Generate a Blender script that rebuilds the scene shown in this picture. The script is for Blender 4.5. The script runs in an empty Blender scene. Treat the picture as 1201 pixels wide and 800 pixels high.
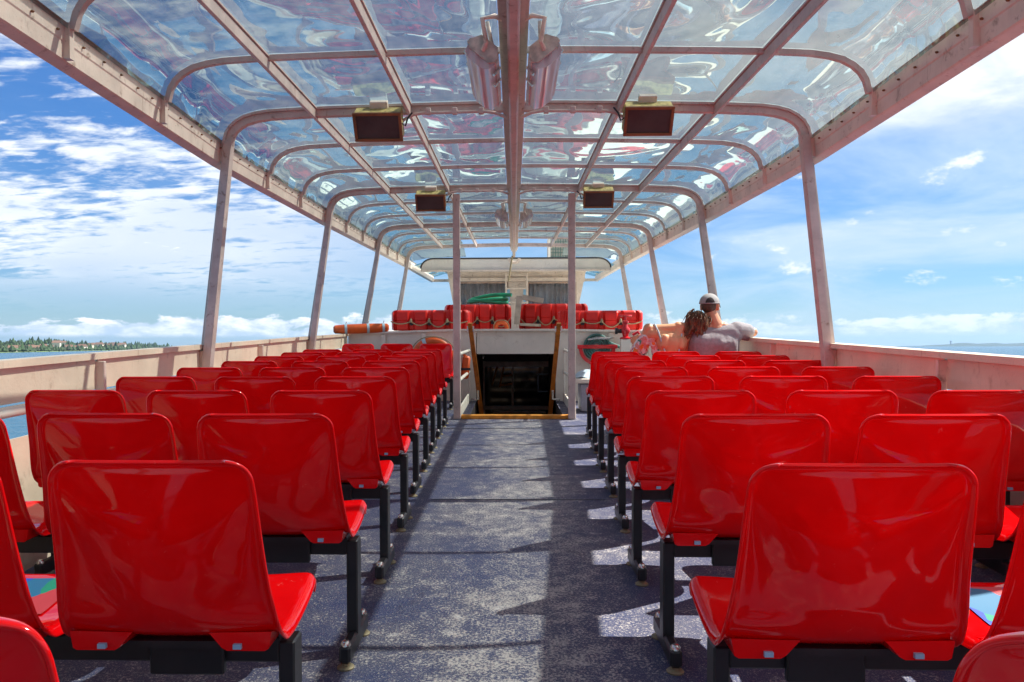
import bpy, math, random
from mathutils import Vector, Matrix
R = math.radians
rnd = random.Random(7)
scene = bpy.context.scene
col = scene.collection

# ------------------------------------------------------------------ camera
# Everything aboard is laid out in the ship's own frame (x to starboard, y to the
# bow, z up from the deck); the ship rides a little bow-up, so every aboard object
# gets the rigid rotation SHIP at the end.
F, PH, TH, RO, HC, CX, CY = 902.0, 0.0244, 0.030, -0.003, 1.071, 576.0, 400.0
SHIP = Matrix.Rotation(0.0321, 4, 'X')
right0 = Vector((math.cos(TH), math.sin(TH), 0)); fwd0 = Vector((-math.sin(TH), math.cos(TH), 0)); up0 = Vector((0, 0, 1))
fwd = fwd0*math.cos(PH) - up0*math.sin(PH)
upc = up0*math.cos(PH) + fwd0*math.sin(PH)
cX = right0*math.cos(RO) + upc*math.sin(RO)
cY = upc*math.cos(RO) - right0*math.sin(RO)
cam_data = bpy.data.cameras.new('camera')
cam = bpy.data.objects.new('camera', cam_data); col.objects.link(cam)
m = Matrix.Identity(4)
for i in range(3):
    m[i][0], m[i][1], m[i][2] = cX[i], cY[i], -fwd[i]
m[2][3] = HC
cam.matrix_world = SHIP @ m
cam_data.sensor_width = 36.0
cam_data.lens = F/1201.0*36.0
cam_data.shift_x = (600.5-CX)/1201.0
cam_data.clip_start = 0.05
cam_data.clip_end = 60000
scene.camera = cam
def pt(u, v, X=None, Y=None, Z=None):
    """point of the ship frame seen in the photograph at (u, v), at a known x, y or z"""
    d = fwd*F + cX*(u-CX) - cY*(v-CY)
    o = Vector((0, 0, HC))
    if Y is not None: t = Y/d.y
    elif X is not None: t = X/d.x
    else: t = (Z-HC)/d.z
    return o + d*t

# ------------------------------------------------------------------ light
sun_ship = Vector((0.765, 0.29, 1.0)).normalized()
sun_dir = (SHIP.to_3x3() @ sun_ship).normalized()
sl = bpy.data.lights.new('sun', 'SUN'); sl.energy = 4.9; sl.angle = R(0.5); sl.color = (1.0, 0.955, 0.88)
sun = bpy.data.objects.new('sun', sl); col.objects.link(sun)
sun.rotation_euler = sun_dir.to_track_quat('Z', 'Y').to_euler()
sun.location = (40, 20, 80)
scene.view_settings.view_transform = 'Standard'; scene.view_settings.look = 'None'
scene.view_settings.exposure = 1.02; scene.view_settings.gamma = 1.0
scene.cycles.max_bounces = 10; scene.cycles.transparent_max_bounces = 16
scene.cycles.use_denoising = True

def nd(nt, t, **kw):
    n = nt.nodes.new(t)
    for k, v in kw.items():
        if k in n.inputs: n.inputs[k].default_value = v
        else: setattr(n, k, v)
    return n
def lk(nt, a, b): nt.links.new(a, b)
def math_(nt, op, a, b=None, c=None, clamp=False):
    n = nt.nodes.new('ShaderNodeMath'); n.operation = op; n.use_clamp = clamp
    for i, x in enumerate((a, b, c)):
        if x is None: continue
        if isinstance(x, (int, float)): n.inputs[i].default_value = x
        else: nt.links.new(x, n.inputs[i])
    return n.outputs[0]
def ramp(nt, x, lo, hi, a=0.0, b=1.0, smooth=True):
    n = nt.nodes.new('ShaderNodeMapRange'); n.interpolation_type = 'SMOOTHSTEP' if smooth else 'LINEAR'
    n.inputs[1].default_value = lo; n.inputs[2].default_value = hi; n.inputs[3].default_value = a; n.inputs[4].default_value = b
    nt.links.new(x, n.inputs[0]); return n.outputs[0]
def mixc(nt, fac, a, b, mode='MIX'):
    n = nt.nodes.new('ShaderNodeMix'); n.data_type = 'RGBA'; n.blend_type = mode
    for idx, x in ((0, fac), (6, a), (7, b)):
        if isinstance(x, (int, float)): n.inputs[idx].default_value = x
        elif isinstance(x, tuple): n.inputs[idx].default_value = (*x, 1) if len(x) == 3 else x
        else: nt.links.new(x, n.inputs[idx])
    return n.outputs[2]
def noise(nt, vec, scale, detail=4, rough=0.55, dist=0.0):
    n = nt.nodes.new('ShaderNodeTexNoise'); n.inputs['Scale'].default_value = scale
    n.inputs['Detail'].default_value = detail; n.inputs['Roughness'].default_value = rough; n.inputs['Distortion'].default_value = dist
    if vec is not None: nt.links.new(vec, n.inputs['Vector'])
    return n.outputs[0]

def make_world():
    w = bpy.data.worlds.new('World'); scene.world = w; w.use_nodes = True
    nt = w.node_tree; nt.nodes.clear()
    out = nt.nodes.new('ShaderNodeOutputWorld'); bg = nt.nodes.new('ShaderNodeBackground')
    sky = nt.nodes.new('ShaderNodeTexSky'); sky.sky_type = 'NISHITA'; sky.sun_disc = False
    sky.sun_elevation = math.asin(sun_dir.z); sky.sun_rotation = math.atan2(sun_dir.x, sun_dir.y)
    sky.air_density = 1.0; sky.dust_density = 0.25; sky.ozone_density = 3.0
    tc = nt.nodes.new('ShaderNodeTexCoord'); sep = nt.nodes.new('ShaderNodeSeparateXYZ'); lk(nt, tc.outputs['Generated'], sep.inputs[0])
    x, y, z = sep.outputs
    zz = math_(nt, 'ADD', math_(nt, 'MAXIMUM', z, 0.0), 0.14)
    px = math_(nt, 'DIVIDE', x, zz); py = math_(nt, 'DIVIDE', y, zz)
    cv = nt.nodes.new('ShaderNodeCombineXYZ'); lk(nt, px, cv.inputs[0]); lk(nt, py, cv.inputs[1])
    # broken high sheets of cloudlets to port
    mp = nd(nt, 'ShaderNodeMapping'); mp.inputs['Scale'].default_value = (1.0, 1.55, 1); mp.inputs['Rotation'].default_value = (0, 0, R(25)); lk(nt, cv.outputs[0], mp.inputs[0])
    n1 = noise(nt, mp.outputs[0], 8.5, 8, 0.6, 0.25)
    n2 = noise(nt, cv.outputs[0], 0.75, 5, 0.5, 0.4)
    mq = nd(nt, 'ShaderNodeMapping'); mq.inputs['Scale'].default_value = (1.0, 2.6, 1); mq.inputs['Rotation'].default_value = (0, 0, R(38)); lk(nt, cv.outputs[0], mq.inputs[0])
    n1s = noise(nt, mq.outputs[0], 2.4, 7, 0.62, 0.8)
    alto = math_(nt, 'ADD', math_(nt, 'ADD', math_(nt, 'MULTIPLY', n1, 0.34), math_(nt, 'MULTIPLY', n1s, 0.36)), math_(nt, 'MULTIPLY', n2, 0.56))
    alto = math_(nt, 'ADD', alto, ramp(nt, z, 0.16, 0.34, 0.045, -0.02)); alto = ramp(nt, alto, 0.575, 0.70)
    port = ramp(nt, x, -0.42, 0.02, 1.0, 0.0)
    hi = ramp(nt, z, 0.03, 0.12)
    alto = math_(nt, 'MULTIPLY', math_(nt, 'MULTIPLY', alto, port), hi)
    # broad soft veil of cloud to starboard, high up
    mp2 = nd(nt, 'ShaderNodeMapping'); mp2.inputs['Location'].default_value = (3.1, 1.7, 0); lk(nt, cv.outputs[0], mp2.inputs[0])
    n3 = noise(nt, mp2.outputs[0], 1.1, 7, 0.55, 0.3)
    stb = ramp(nt, px, -0.15, 0.55)
    v_el = ramp(nt, z, 0.06, 0.36, -0.30, 0.16)
    veil = ramp(nt, math_(nt, 'ADD', n3, v_el), 0.34, 0.66)
    veil = math_(nt, 'MULTIPLY', veil, stb)
    # thin milk everywhere
    n5 = noise(nt, cv.outputs[0], 0.9, 6, 0.6, 0.8)
    milk = math_(nt, 'MULTIPLY', ramp(nt, n5, 0.30, 0.75), math_(nt, 'MULTIPLY', ramp(nt, x, -0.35, 0.35, 0.10, 0.90), ramp(nt, z, 0.0, 0.12, 0.45, 1.0)))
    # heaped clouds low over the horizon
    az = math_(nt, 'ARCTAN2', x, y)
    cc = nt.nodes.new('ShaderNodeCombineXYZ'); lk(nt, math_(nt, 'MULTIPLY', az, 10.0), cc.inputs[0]); lk(nt, math_(nt, 'MULTIPLY', z, 26.0), cc.inputs[1])
    n4 = noise(nt, cc.outputs[0], 2.0, 8, 0.62, 0.2)
    n4b = noise(nt, cc.outputs[0], 0.55, 2, 0.5, 0.0)
    el = ramp(nt, z, 0.014, 0.056, 0.10, -0.24, False)
    base = ramp(nt, z, 0.010, 0.017)
    heap = ramp(nt, math_(nt, 'ADD', math_(nt, 'ADD', math_(nt, 'MULTIPLY', n4, 0.6), math_(nt, 'MULTIPLY', n4b, 0.5)), el), 0.49, 0.545)
    side = ramp(nt, az, -0.35, 0.15, 1.0, 0.62)
    heap = math_(nt, 'MULTIPLY', math_(nt, 'MULTIPLY', heap, base), side)
    # a few small puffs to starboard
    c3 = nt.nodes.new('ShaderNodeCombineXYZ'); lk(nt, math_(nt, 'MULTIPLY', az, 7.0), c3.inputs[0]); lk(nt, math_(nt, 'MULTIPLY', z, 15.0), c3.inputs[1]); c3.inputs[2].default_value = 4.3
    n6 = noise(nt, c3.outputs[0], 1.9, 7, 0.6, 0.1)
    puff = math_(nt, 'MULTIPLY', math_(nt, 'MULTIPLY', ramp(nt, n6, 0.60, 0.72, 0.0, 0.85), ramp(nt, z, 0.02, 0.035)), ramp(nt, z, 0.2, 0.28, 1.0, 0.0))
    puff = math_(nt, 'MULTIPLY', puff, ramp(nt, az, 0.0, 0.2))
    tint = mixc(nt, ramp(nt, z, 0.02, 0.34, smooth=False), (0.036, 0.048, 0.061), (0.020, 0.046, 0.077))
    skyc = mixc(nt, 1.0, sky.outputs[0], tint, 'MULTIPLY')
    c = mixc(nt, milk, skyc, (0.36, 0.44, 0.52))
    shade = ramp(nt, n2, 0.35, 0.6)
    c = mixc(nt, alto, c, mixc(nt, shade, (0.60, 0.61, 0.62), (0.40, 0.45, 0.52)))
    c = mixc(nt, veil, c, mixc(nt, ramp(nt, noise(nt, mp2.outputs[0], 2.6, 7, 0.6, 0.5), 0.38, 0.66), (0.60, 0.61, 0.62), (0.37, 0.43, 0.50)))
    c = mixc(nt, heap, c, mixc(nt, ramp(nt, n4, 0.4, 0.65), (0.33, 0.40, 0.48), (0.66, 0.66, 0.66)))
    c = mixc(nt, puff, c, (0.58, 0.59, 0.60))
    lk(nt, c, bg.inputs[0]); bg.inputs[1].default_value = 1.0
    lk(nt, bg.outputs[0], out.inputs[0])
make_world()

# ------------------------------------------------------------------ materials
def new_mat(name):
    mt = bpy.data.materials.new(name); mt.use_nodes = True
    nt = mt.node_tree; return mt, nt, nt.nodes['Principled BSDF'], nt.nodes['Material Output']
def plain(name, c, rough=0.5, metal=0.0, var=0.12, scale=9.0, bump=0.0, coat=0.0, spec=0.5, dirt=None, dirt_amt=0.0, bscale=60, runs=0.0):
    mt, nt, b, _ = new_mat(name)
    tc = nt.nodes.new('ShaderNodeTexCoord')
    n = noise(nt, tc.outputs['Object'], scale, 5, 0.6)
    dark = tuple(x*(1-var) for x in c); lite = tuple(min(1, x*(1+var)) for x in c)
    cc = mixc(nt, ramp(nt, n, 0.3, 0.7), dark, lite)
    if dirt:
        n2 = noise(nt, tc.outputs['Object'], scale*2.7, 8, 0.7, 0.4)
        cc = mixc(nt, math_(nt, 'MULTIPLY', ramp(nt, n2, 0.56, 0.72), dirt_amt), cc, dirt)
    if runs:
        mr = nd(nt, 'ShaderNodeMapping'); mr.inputs['Scale'].default_value = (34, 34, 3.0); lk(nt, tc.outputs['Object'], mr.inputs[0])
        n3 = noise(nt, mr.outputs[0], 1.0, 5, 0.65, 0.2)
        cc = mixc(nt, math_(nt, 'MULTIPLY', ramp(nt, n3, 0.60, 0.74), runs), cc, (0.26, 0.11, 0.045))
        chip = noise(nt, tc.outputs['Object'], 46, 4, 0.6)
        cc = mixc(nt, math_(nt, 'MULTIPLY', ramp(nt, chip, 0.71, 0.73), 0.8), cc, (0.10, 0.05, 0.03))
    lk(nt, cc, b.inputs['Base Color'])
    rr = ramp(nt, n, 0.2, 0.8, max(0.02, rough*0.85), min(1, rough*1.2)); lk(nt, rr, b.inputs['Roughness'])
    b.inputs['Metallic'].default_value = metal; b.inputs['Specular IOR Level'].default_value = spec
    if coat: b.inputs['Coat Weight'].default_value = coat; b.inputs['Coat Roughness'].default_value = 0.06
    if bump:
        bp = nt.nodes.new('ShaderNodeBump'); bp.inputs['Strength'].default_value = bump; bp.inputs['Distance'].default_value = 0.01
        lk(nt, noise(nt, tc.outputs['Object'], bscale, 3, 0.6), bp.inputs['Height']); lk(nt, bp.outputs[0], b.inputs['Normal'])
    return mt
M = {}
M['cream'] = plain('cream_paint', (0.72, 0.61, 0.51), 0.42, var=0.10, scale=5, bump=0.12, dirt=(0.20, 0.10, 0.05), dirt_amt=0.7, runs=0.55)
M['frame'] = plain('shaded_cream_paint', (0.54, 0.45, 0.40), 0.4, var=0.14, scale=6, bump=0.12, dirt=(0.18, 0.09, 0.05), dirt_amt=0.7, runs=0.6)  # same cream as the gutters, with canopy shade put into the base colour
M['bulwark'] = plain('bulwark_paint', (0.74, 0.61, 0.46), 0.5, var=0.09, scale=3, bump=0.15, dirt=(0.36, 0.24, 0.15), dirt_amt=0.6, runs=0.4)
M['white'] = plain('white_paint', (0.76, 0.71, 0.61), 0.4, var=0.06, scale=4, bump=0.08, dirt=(0.35, 0.28, 0.2), dirt_amt=0.35, runs=0.25)
M['black'] = plain('black_steel', (0.012, 0.012, 0.014), 0.38, var=0.3, bump=0.05)
M['steel'] = plain('bright_steel', (0.62, 0.60, 0.56), 0.25, metal=0.9, var=0.15)
M['brass'] = plain('worn_foot', (0.27, 0.22, 0.13), 0.55, metal=0.3, var=0.3)
M['clip'] = plain('blue_clip', (0.30, 0.55, 0.75), 0.35)
M['wood'] = plain('varnished_wood', (0.33, 0.095, 0.008), 0.5, var=0.35, scale=12, spec=0.3)
M['threshold'] = plain('oiled_wood', (0.66, 0.27, 0.03), 0.55, var=0.3, scale=10)
M['float'] = plain('float_red', (0.66, 0.014, 0.008), 0.5, var=0.15, scale=5, bump=0.06)
M['orange'] = plain('rescue_orange', (0.70, 0.105, 0.012), 0.45, var=0.15, scale=6)
M['rope'] = plain('rope', (0.36, 0.29, 0.17), 0.8, var=0.25, scale=60, bump=0.5, bscale=200)
M['band'] = plain('reflective_band', (0.45, 0.60, 0.64), 0.35, var=0.1)
M['hose'] = plain('green_hose', (0.01, 0.33, 0.15), 0.35, var=0.2)
M['hose_dark'] = plain('dark_hose', (0.05, 0.16, 0.14), 0.5, var=0.3)
M['valve'] = plain('valve_red', (0.60, 0.008, 0.016), 0.3, var=0.2, coat=0.3)
M['grey'] = plain('locker_grey', (0.30, 0.31, 0.37), 0.5, var=0.1)
M['greylid'] = plain('locker_lid', (0.42, 0.52, 0.58), 0.4, var=0.12)
M['board'] = plain('grey_board', (0.42, 0.38, 0.31), 0.7, var=0.2)
M['curtain'] = plain('curtain', (0.34, 0.30, 0.30), 0.9, var=0.15, scale=3)
M['speaker'] = plain('speaker_box', (0.42, 0.34, 0.12), 0.6, var=0.45, scale=25, bump=0.3, dirt=(0.5, 0.45, 0.3), dirt_amt=0.5)
M['spframe'] = plain('speaker_frame', (0.20, 0.085, 0.03), 0.5, var=0.3)
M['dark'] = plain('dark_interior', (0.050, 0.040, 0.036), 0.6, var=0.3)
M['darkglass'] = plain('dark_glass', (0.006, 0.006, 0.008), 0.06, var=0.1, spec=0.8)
M['darkframe'] = plain('door_frame', (0.42, 0.29, 0.22), 0.4, var=0.2)
M['lamp_body'] = plain('lamp_housing', (0.55, 0.50, 0.43), 0.45, metal=0.2, var=0.3, scale=20)
M['skin'] = plain('sunburnt_skin', (0.60, 0.27, 0.15), 0.5, var=0.1, scale=14)
M['skinf'] = plain('tanned_skin', (0.66, 0.33, 0.17), 0.5, var=0.08, scale=12)
M['shirt'] = plain('grey_shirt', (0.30, 0.275, 0.285), 0.9, var=0.12, scale=30, bump=0.9, bscale=11)
M['cap'] = plain('pale_cap', (0.30, 0.29, 0.285), 0.85, var=0.1, scale=30)
M['capdark'] = plain('dark_cap_cloth', (0.03, 0.025, 0.025), 0.9)  # one dark cloth for the brim and the patch over the rear gap
M['hairm'] = plain('short_dark_hair', (0.085, 0.048, 0.028), 0.7, var=0.3, scale=80, bump=0.5, bscale=150)
M['jeans'] = plain('denim', (0.05, 0.07, 0.13), 0.9, var=0.2)
M['hull'] = plain('hull_paint', (0.7, 0.7, 0.68), 0.4)

def mat_hair():
    mt, nt, b, _ = new_mat('tousled_brown_hair')
    tc = nt.nodes.new('ShaderNodeTexCoord')
    mp = nd(nt, 'ShaderNodeMapping'); mp.inputs['Scale'].default_value = (60, 60, 9); lk(nt, tc.outputs['Object'], mp.inputs[0])
    n = noise(nt, mp.outputs[0], 2.0, 4, 0.6, 0.6)
    lk(nt, mixc(nt, ramp(nt, n, 0.35, 0.7), (0.045, 0.018, 0.008), (0.26, 0.12, 0.045)), b.inputs['Base Color']); b.inputs['Roughness'].default_value = 0.45
    bp = nt.nodes.new('ShaderNodeBump'); bp.inputs['Strength'].default_value = 0.9; bp.inputs['Distance'].default_value = 0.01; lk(nt, n, bp.inputs['Height']); lk(nt, bp.outputs[0], b.inputs['Normal'])
    return mt
M['hairf'] = mat_hair()
def mat_print(name, cols, scale, base, cover):
    mt, nt, b, _ = new_mat(name)
    tc = nt.nodes.new('ShaderNodeTexCoord')
    wob = nt.nodes.new('ShaderNodeTexNoise'); wob.inputs['Scale'].default_value = scale*0.6; lk(nt, tc.outputs['Object'], wob.inputs['Vector'])
    addv = nt.nodes.new('ShaderNodeVectorMath'); addv.operation = 'MULTIPLY_ADD'; addv.inputs[1].default_value = (0.12,)*3
    lk(nt, wob.outputs['Color'], addv.inputs[0]); lk(nt, tc.outputs['Object'], addv.inputs[2])
    vo = nt.nodes.new('ShaderNodeTexVoronoi'); vo.inputs['Scale'].default_value = scale; lk(nt, addv.outputs[0], vo.inputs['Vector'])
    sp = nt.nodes.new('ShaderNodeSeparateColor'); lk(nt, vo.outputs['Color'], sp.inputs[0])
    cr = nt.nodes.new('ShaderNodeValToRGB'); cr.color_ramp.interpolation = 'CONSTANT'
    while len(cr.color_ramp.elements) < len(cols): cr.color_ramp.elements.new(0.5)
    for i, c in enumerate(cols):
        cr.color_ramp.elements[i].position = i/len(cols); cr.color_ramp.elements[i].color = (*c, 1)
    lk(nt, sp.outputs[0], cr.inputs[0])
    f = math_(nt, 'LESS_THAN', sp.outputs[1], cover)
    lk(nt, mixc(nt, f, base, cr.outputs[0]), b.inputs['Base Color']); b.inputs['Roughness'].default_value = 0.6
    return mt
M['dress'] = mat_print('floral_cloth', [(0.75, 0.2, 0.03), (0.65, 0.25, 0.22), (0.06, 0.25, 0.2), (0.7, 0.4, 0.4), (0.5, 0.03, 0.03)], 26, (0.72, 0.66, 0.64), 0.55)
M['pad'] = mat_print('bright_printed_cloth', [(0.01, 0.05, 0.45), (0.01, 0.28, 0.16), (0.02, 0.10, 0.5), (0.03, 0.3, 0.42), (0.02, 0.16, 0.30)], 11, (0.55, 0.05, 0.06), 0.8)

def mat_seat():
    mt, nt, b, _ = new_mat('glossy_red_plastic')
    tc = nt.nodes.new('ShaderNodeTexCoord'); oi = nt.nodes.new('ShaderNodeObjectInfo')
    n = noise(nt, tc.outputs['Object'], 6, 4, 0.6)
    c = mixc(nt, ramp(nt, n, 0.3, 0.7), (0.69, 0.0015, 0.003), (0.79, 0.003, 0.004))
    c = mixc(nt, math_(nt, 'MULTIPLY', oi.outputs['Random'], 0.35), c, (0.70, 0.003, 0.006))
    n2 = noise(nt, tc.outputs['Object'], 24, 6, 0.7)
    off = nt.nodes.new('ShaderNodeVectorMath'); off.operation = 'MULTIPLY_ADD'; off.inputs[1].default_value = (0.02, 1.5, 1.5)
    lk(nt, tc.outputs['Object'], off.inputs[0]); cmb = nt.nodes.new('ShaderNodeCombineXYZ')
    for k in range(3): lk(nt, math_(nt, 'MULTIPLY', oi.outputs['Random'], 37.0+k*11), cmb.inputs[k])
    lk(nt, cmb.outputs[0], off.inputs[2])
    mps = nd(nt, 'ShaderNodeMapping'); mps.inputs['Scale'].default_value = (60, 60, 5); mps.inputs['Rotation'].default_value = (0.3, 0.6, 0.2); lk(nt, off.outputs[0], mps.inputs[0])
    sv = nt.nodes.new('ShaderNodeVectorMath'); sv.operation = 'ADD'; lk(nt, tc.outputs['Object'], sv.inputs[0]); lk(nt, cmb.outputs[0], sv.inputs[1])
    scr = ramp(nt, noise(nt, sv.outputs[0], 30, 7, 0.75, 1.5), 0.63, 0.70)
    smear = noise(nt, sv.outputs[0], 5, 4, 0.6, 0.8)
    rgh = math_(nt, 'ADD', ramp(nt, n2, 0.3, 0.75, 0.035, 0.08), math_(nt, 'ADD', math_(nt, 'MULTIPLY', scr, 0.22), ramp(nt, smear, 0.5, 0.75, 0.0, 0.09)))
    lk(nt, rgh, b.inputs['Roughness'])
    lk(nt, mixc(nt, math_(nt, 'MULTIPLY', scr, 0.30), c, (0.85, 0.16, 0.14)), b.inputs['Base Color'])
    b.inputs['Specular IOR Level'].default_value = 0.30; b.inputs['Coat Weight'].default_value = 0.14; b.inputs['Coat Roughness'].default_value = 0.015
    bp = nt.nodes.new('ShaderNodeBump'); bp.inputs['Strength'].default_value = 0.04; bp.inputs['Distance'].default_value = 0.02
    lk(nt, noise(nt, tc.outputs['Object'], 9, 2, 0.5), bp.inputs['Height']); lk(nt, bp.outputs[0], b.inputs['Normal'])
    return mt
M['seat'] = mat_seat()

def mat_deck():
    mt, nt, b, _ = new_mat('worn_navy_deck_coating')
    tc = nt.nodes.new('ShaderNodeTexCoord'); v = tc.outputs['Object']
    big = noise(nt, v, 1.6, 6, 0.65, 0.3); mid = noise(nt, v, 11, 6, 0.7, 0.2); fine = noise(nt, v, 95, 4, 0.78); grit = noise(nt, v, 210, 3, 0.7)
    basec = mixc(nt, ramp(nt, big, 0.35, 0.68), (0.022, 0.034, 0.105), (0.062, 0.066, 0.112))
    wear = math_(nt, 'ADD', math_(nt, 'MULTIPLY', fine, 0.62), math_(nt, 'ADD', math_(nt, 'MULTIPLY', mid, 0.30), math_(nt, 'MULTIPLY', big, 0.16)))
    sx = nt.nodes.new('ShaderNodeSeparateXYZ'); lk(nt, v, sx.inputs[0])
    walk = ramp(nt, math_(nt, 'ABSOLUTE', math_(nt, 'ADD', sx.outputs[0], math_(nt, 'MULTIPLY_ADD', big, 0.3, -0.2))), 0.12, 0.50, 0.035, -0.015)
    wear = math_(nt, 'ADD', wear, walk)
    wf = ramp(nt, wear, 0.545, 0.635)
    c = mixc(nt, math_(nt, 'MULTIPLY', wf, 0.85), basec, (0.50, 0.46, 0.42))
    c = mixc(nt, math_(nt, 'MULTIPLY', ramp(nt, grit, 0.56, 0.64), 0.6), c, (0.46, 0.44, 0.44))
    pale = ramp(nt, math_(nt, 'ADD', mid, math_(nt, 'MULTIPLY', big, 0.3)), 0.76, 0.86)
    c = mixc(nt, math_(nt, 'MULTIPLY', pale, 0.5), c, (0.55, 0.53, 0.52))
    stain = ramp(nt, noise(nt, v, 3.3, 7, 0.7, 1.2), 0.60, 0.70)
    c = mixc(nt, math_(nt, 'MULTIPLY', stain, 0.45), c, (0.030, 0.030, 0.055))
    mpc = nd(nt, 'ShaderNodeMapping'); mpc.inputs['Scale'].default_value = (5, 70, 1); mpc.inputs['Rotation'].default_value = (0, 0, R(63)); lk(nt, v, mpc.inputs[0])
    scuff = math_(nt, 'MULTIPLY', ramp(nt, noise(nt, mpc.outputs[0], 1.0, 3, 0.6, 0.6), 0.69, 0.74), ramp(nt, mid, 0.45, 0.6))
    c = mixc(nt, math_(nt, 'MULTIPLY', scuff, 0.6), c, (0.55, 0.54, 0.55))
    lk(nt, c, b.inputs['Base Color']); b.inputs['Roughness'].default_value = 0.62
    bp = nt.nodes.new('ShaderNodeBump'); bp.inputs['Strength'].default_value = 0.8; bp.inputs['Distance'].default_value = 0.004
    lk(nt, fine, bp.inputs['Height']); lk(nt, bp.outputs[0], b.inputs['Normal'])
    return mt
M['deck'] = mat_deck()

def graze(nt, f0, f1, power):
    ge = nt.nodes.new('ShaderNodeNewGeometry'); d = nt.nodes.new('ShaderNodeVectorMath'); d.operation = 'DOT_PRODUCT'
    lk(nt, ge.outputs['Incoming'], d.inputs[0]); lk(nt, ge.outputs['Normal'], d.inputs[1])
    k = math_(nt, 'POWER', math_(nt, 'SUBTRACT', 1.0, math_(nt, 'ABSOLUTE', d.outputs['Value']), None, True), power)
    return math_(nt, 'MULTIPLY_ADD', k, f1, f0, True)
def mat_roof():
    mt, nt, b, out = new_mat('tinted_mirror_roof_sheet'); nt.nodes.remove(b)
    tc = nt.nodes.new('ShaderNodeTexCoord')
    mp = nd(nt, 'ShaderNodeMapping'); mp.inputs['Scale'].default_value = (1.0, 0.75, 1); lk(nt, tc.outputs['Object'], mp.inputs[0])
    n = noise(nt, mp.outputs[0], 1.25, 1.2, 0.35, 1.3)
    bp = nt.nodes.new('ShaderNodeBump'); bp.inputs['Strength'].default_value = 0.75; bp.inputs['Distance'].default_value = 0.07; lk(nt, n, bp.inputs['Height'])
    tr = nt.nodes.new('ShaderNodeBsdfTransparent'); tr.inputs[0].default_value = (0.50, 0.545, 0.54, 1)
    gl = nt.nodes.new('ShaderNodeBsdfGlossy'); gl.inputs['Color'].default_value = (0.68, 0.90, 0.88, 1); gl.inputs['Roughness'].default_value = 0.03; lk(nt, bp.outputs[0], gl.inputs['Normal'])
    fac = graze(nt, 0.25, 0.75, 3.6)
    tl = nt.nodes.new('ShaderNodeBsdfTranslucent'); tl.inputs[0].default_value = (0.80, 0.83, 0.84, 1)
    df = nt.nodes.new('ShaderNodeBsdfDiffuse'); df.inputs[0].default_value = (0.62, 0.63, 0.62, 1)
    ad = nt.nodes.new('ShaderNodeMixShader'); ad.inputs[0].default_value = 0.35; lk(nt, tl.outputs[0], ad.inputs[1]); lk(nt, df.outputs[0], ad.inputs[2])
    mps = nd(nt, 'ShaderNodeMapping'); mps.inputs['Scale'].default_value = (9, 1.2, 1); lk(nt, tc.outputs['Object'], mps.inputs[0])
    grime = math_(nt, 'ADD', math_(nt, 'MULTIPLY', noise(nt, mps.outputs[0], 2.0, 6, 0.65, 0.3), 0.5), math_(nt, 'MULTIPLY', noise(nt, tc.outputs['Object'], 14, 6, 0.7), 0.5))
    hz = ramp(nt, grime, 0.36, 0.70, 0.05, 0.18)
    mh = nt.nodes.new('ShaderNodeMixShader'); lk(nt, hz, mh.inputs[0]); lk(nt, tr.outputs[0], mh.inputs[1]); lk(nt, ad.outputs[0], mh.inputs[2])
    mx = nt.nodes.new('ShaderNodeMixShader'); lk(nt, fac, mx.inputs[0]); lk(nt, mh.outputs[0], mx.inputs[1]); lk(nt, gl.outputs[0], mx.inputs[2])
    lk(nt, mx.outputs[0], out.inputs[0]); return mt
M['roof'] = mat_roof()
def mat_lens():
    mt, nt, b, out = new_mat('lamp_lens')
    b.inputs['Base Color'].default_value = (0.80, 0.81, 0.84, 1); b.inputs['Roughness'].default_value = 0.08; b.inputs['Transmission Weight'].default_value = 0.25
    tc = nt.nodes.new('ShaderNodeTexCoord'); wv = nt.nodes.new('ShaderNodeTexWave'); wv.inputs['Scale'].default_value = 5; wv.bands_direction = 'X'; lk(nt, tc.outputs['Object'], wv.inputs[0])
    bp = nt.nodes.new('ShaderNodeBump'); bp.inputs['Strength'].default_value = 0.8; bp.inputs['Distance'].default_value = 0.01; lk(nt, wv.outputs[1], bp.inputs['Height']); lk(nt, bp.outputs[0], b.inputs['Normal'])
    return mt
M['lens'] = mat_lens()
def mat_pane():
    mt, nt, b, out = new_mat('window_pane'); nt.nodes.remove(b)
    tr = nt.nodes.new('ShaderNodeBsdfTransparent'); tr.inputs[0].default_value = (0.8, 0.84, 0.86, 1)
    gl = nt.nodes.new('ShaderNodeBsdfGlossy'); gl.inputs['Roughness'].default_value = 0.02
    mx = nt.nodes.new('ShaderNodeMixShader'); lk(nt, graze(nt, 0.08, 0.9, 5.0), mx.inputs[0]); lk(nt, tr.outputs[0], mx.inputs[1]); lk(nt, gl.outputs[0], mx.inputs[2])
    lk(nt, mx.outputs[0], out.inputs[0]); return mt
M['pane'] = mat_pane()
def mat_sea():
    mt, nt, b, _ = new_mat('lake_water')
    tc = nt.nodes.new('ShaderNodeTexCoord')
    b.inputs['Base Color'].default_value = (0.012, 0.085, 0.15, 1); b.inputs['Roughness'].default_value = 0.22; b.inputs['IOR'].default_value = 1.33
    n = math_(nt, 'ADD', noise(nt, tc.outputs['Object'], 0.9, 5, 0.65, 0.4), math_(nt, 'MULTIPLY', noise(nt, tc.outputs['Object'], 0.05, 3, 0.5), 2.0))
    bp = nt.nodes.new('ShaderNodeBump'); bp.inputs['Strength'].default_value = 0.9; bp.inputs['Distance'].default_value = 0.5; lk(nt, n, bp.inputs['Height']); lk(nt, bp.outputs[0], b.inputs['Normal'])
    return mt
M['sea'] = mat_sea()
M['meadow'] = plain('meadow', (0.10, 0.15, 0.05), 0.9, var=0.5, scale=0.02)
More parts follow.
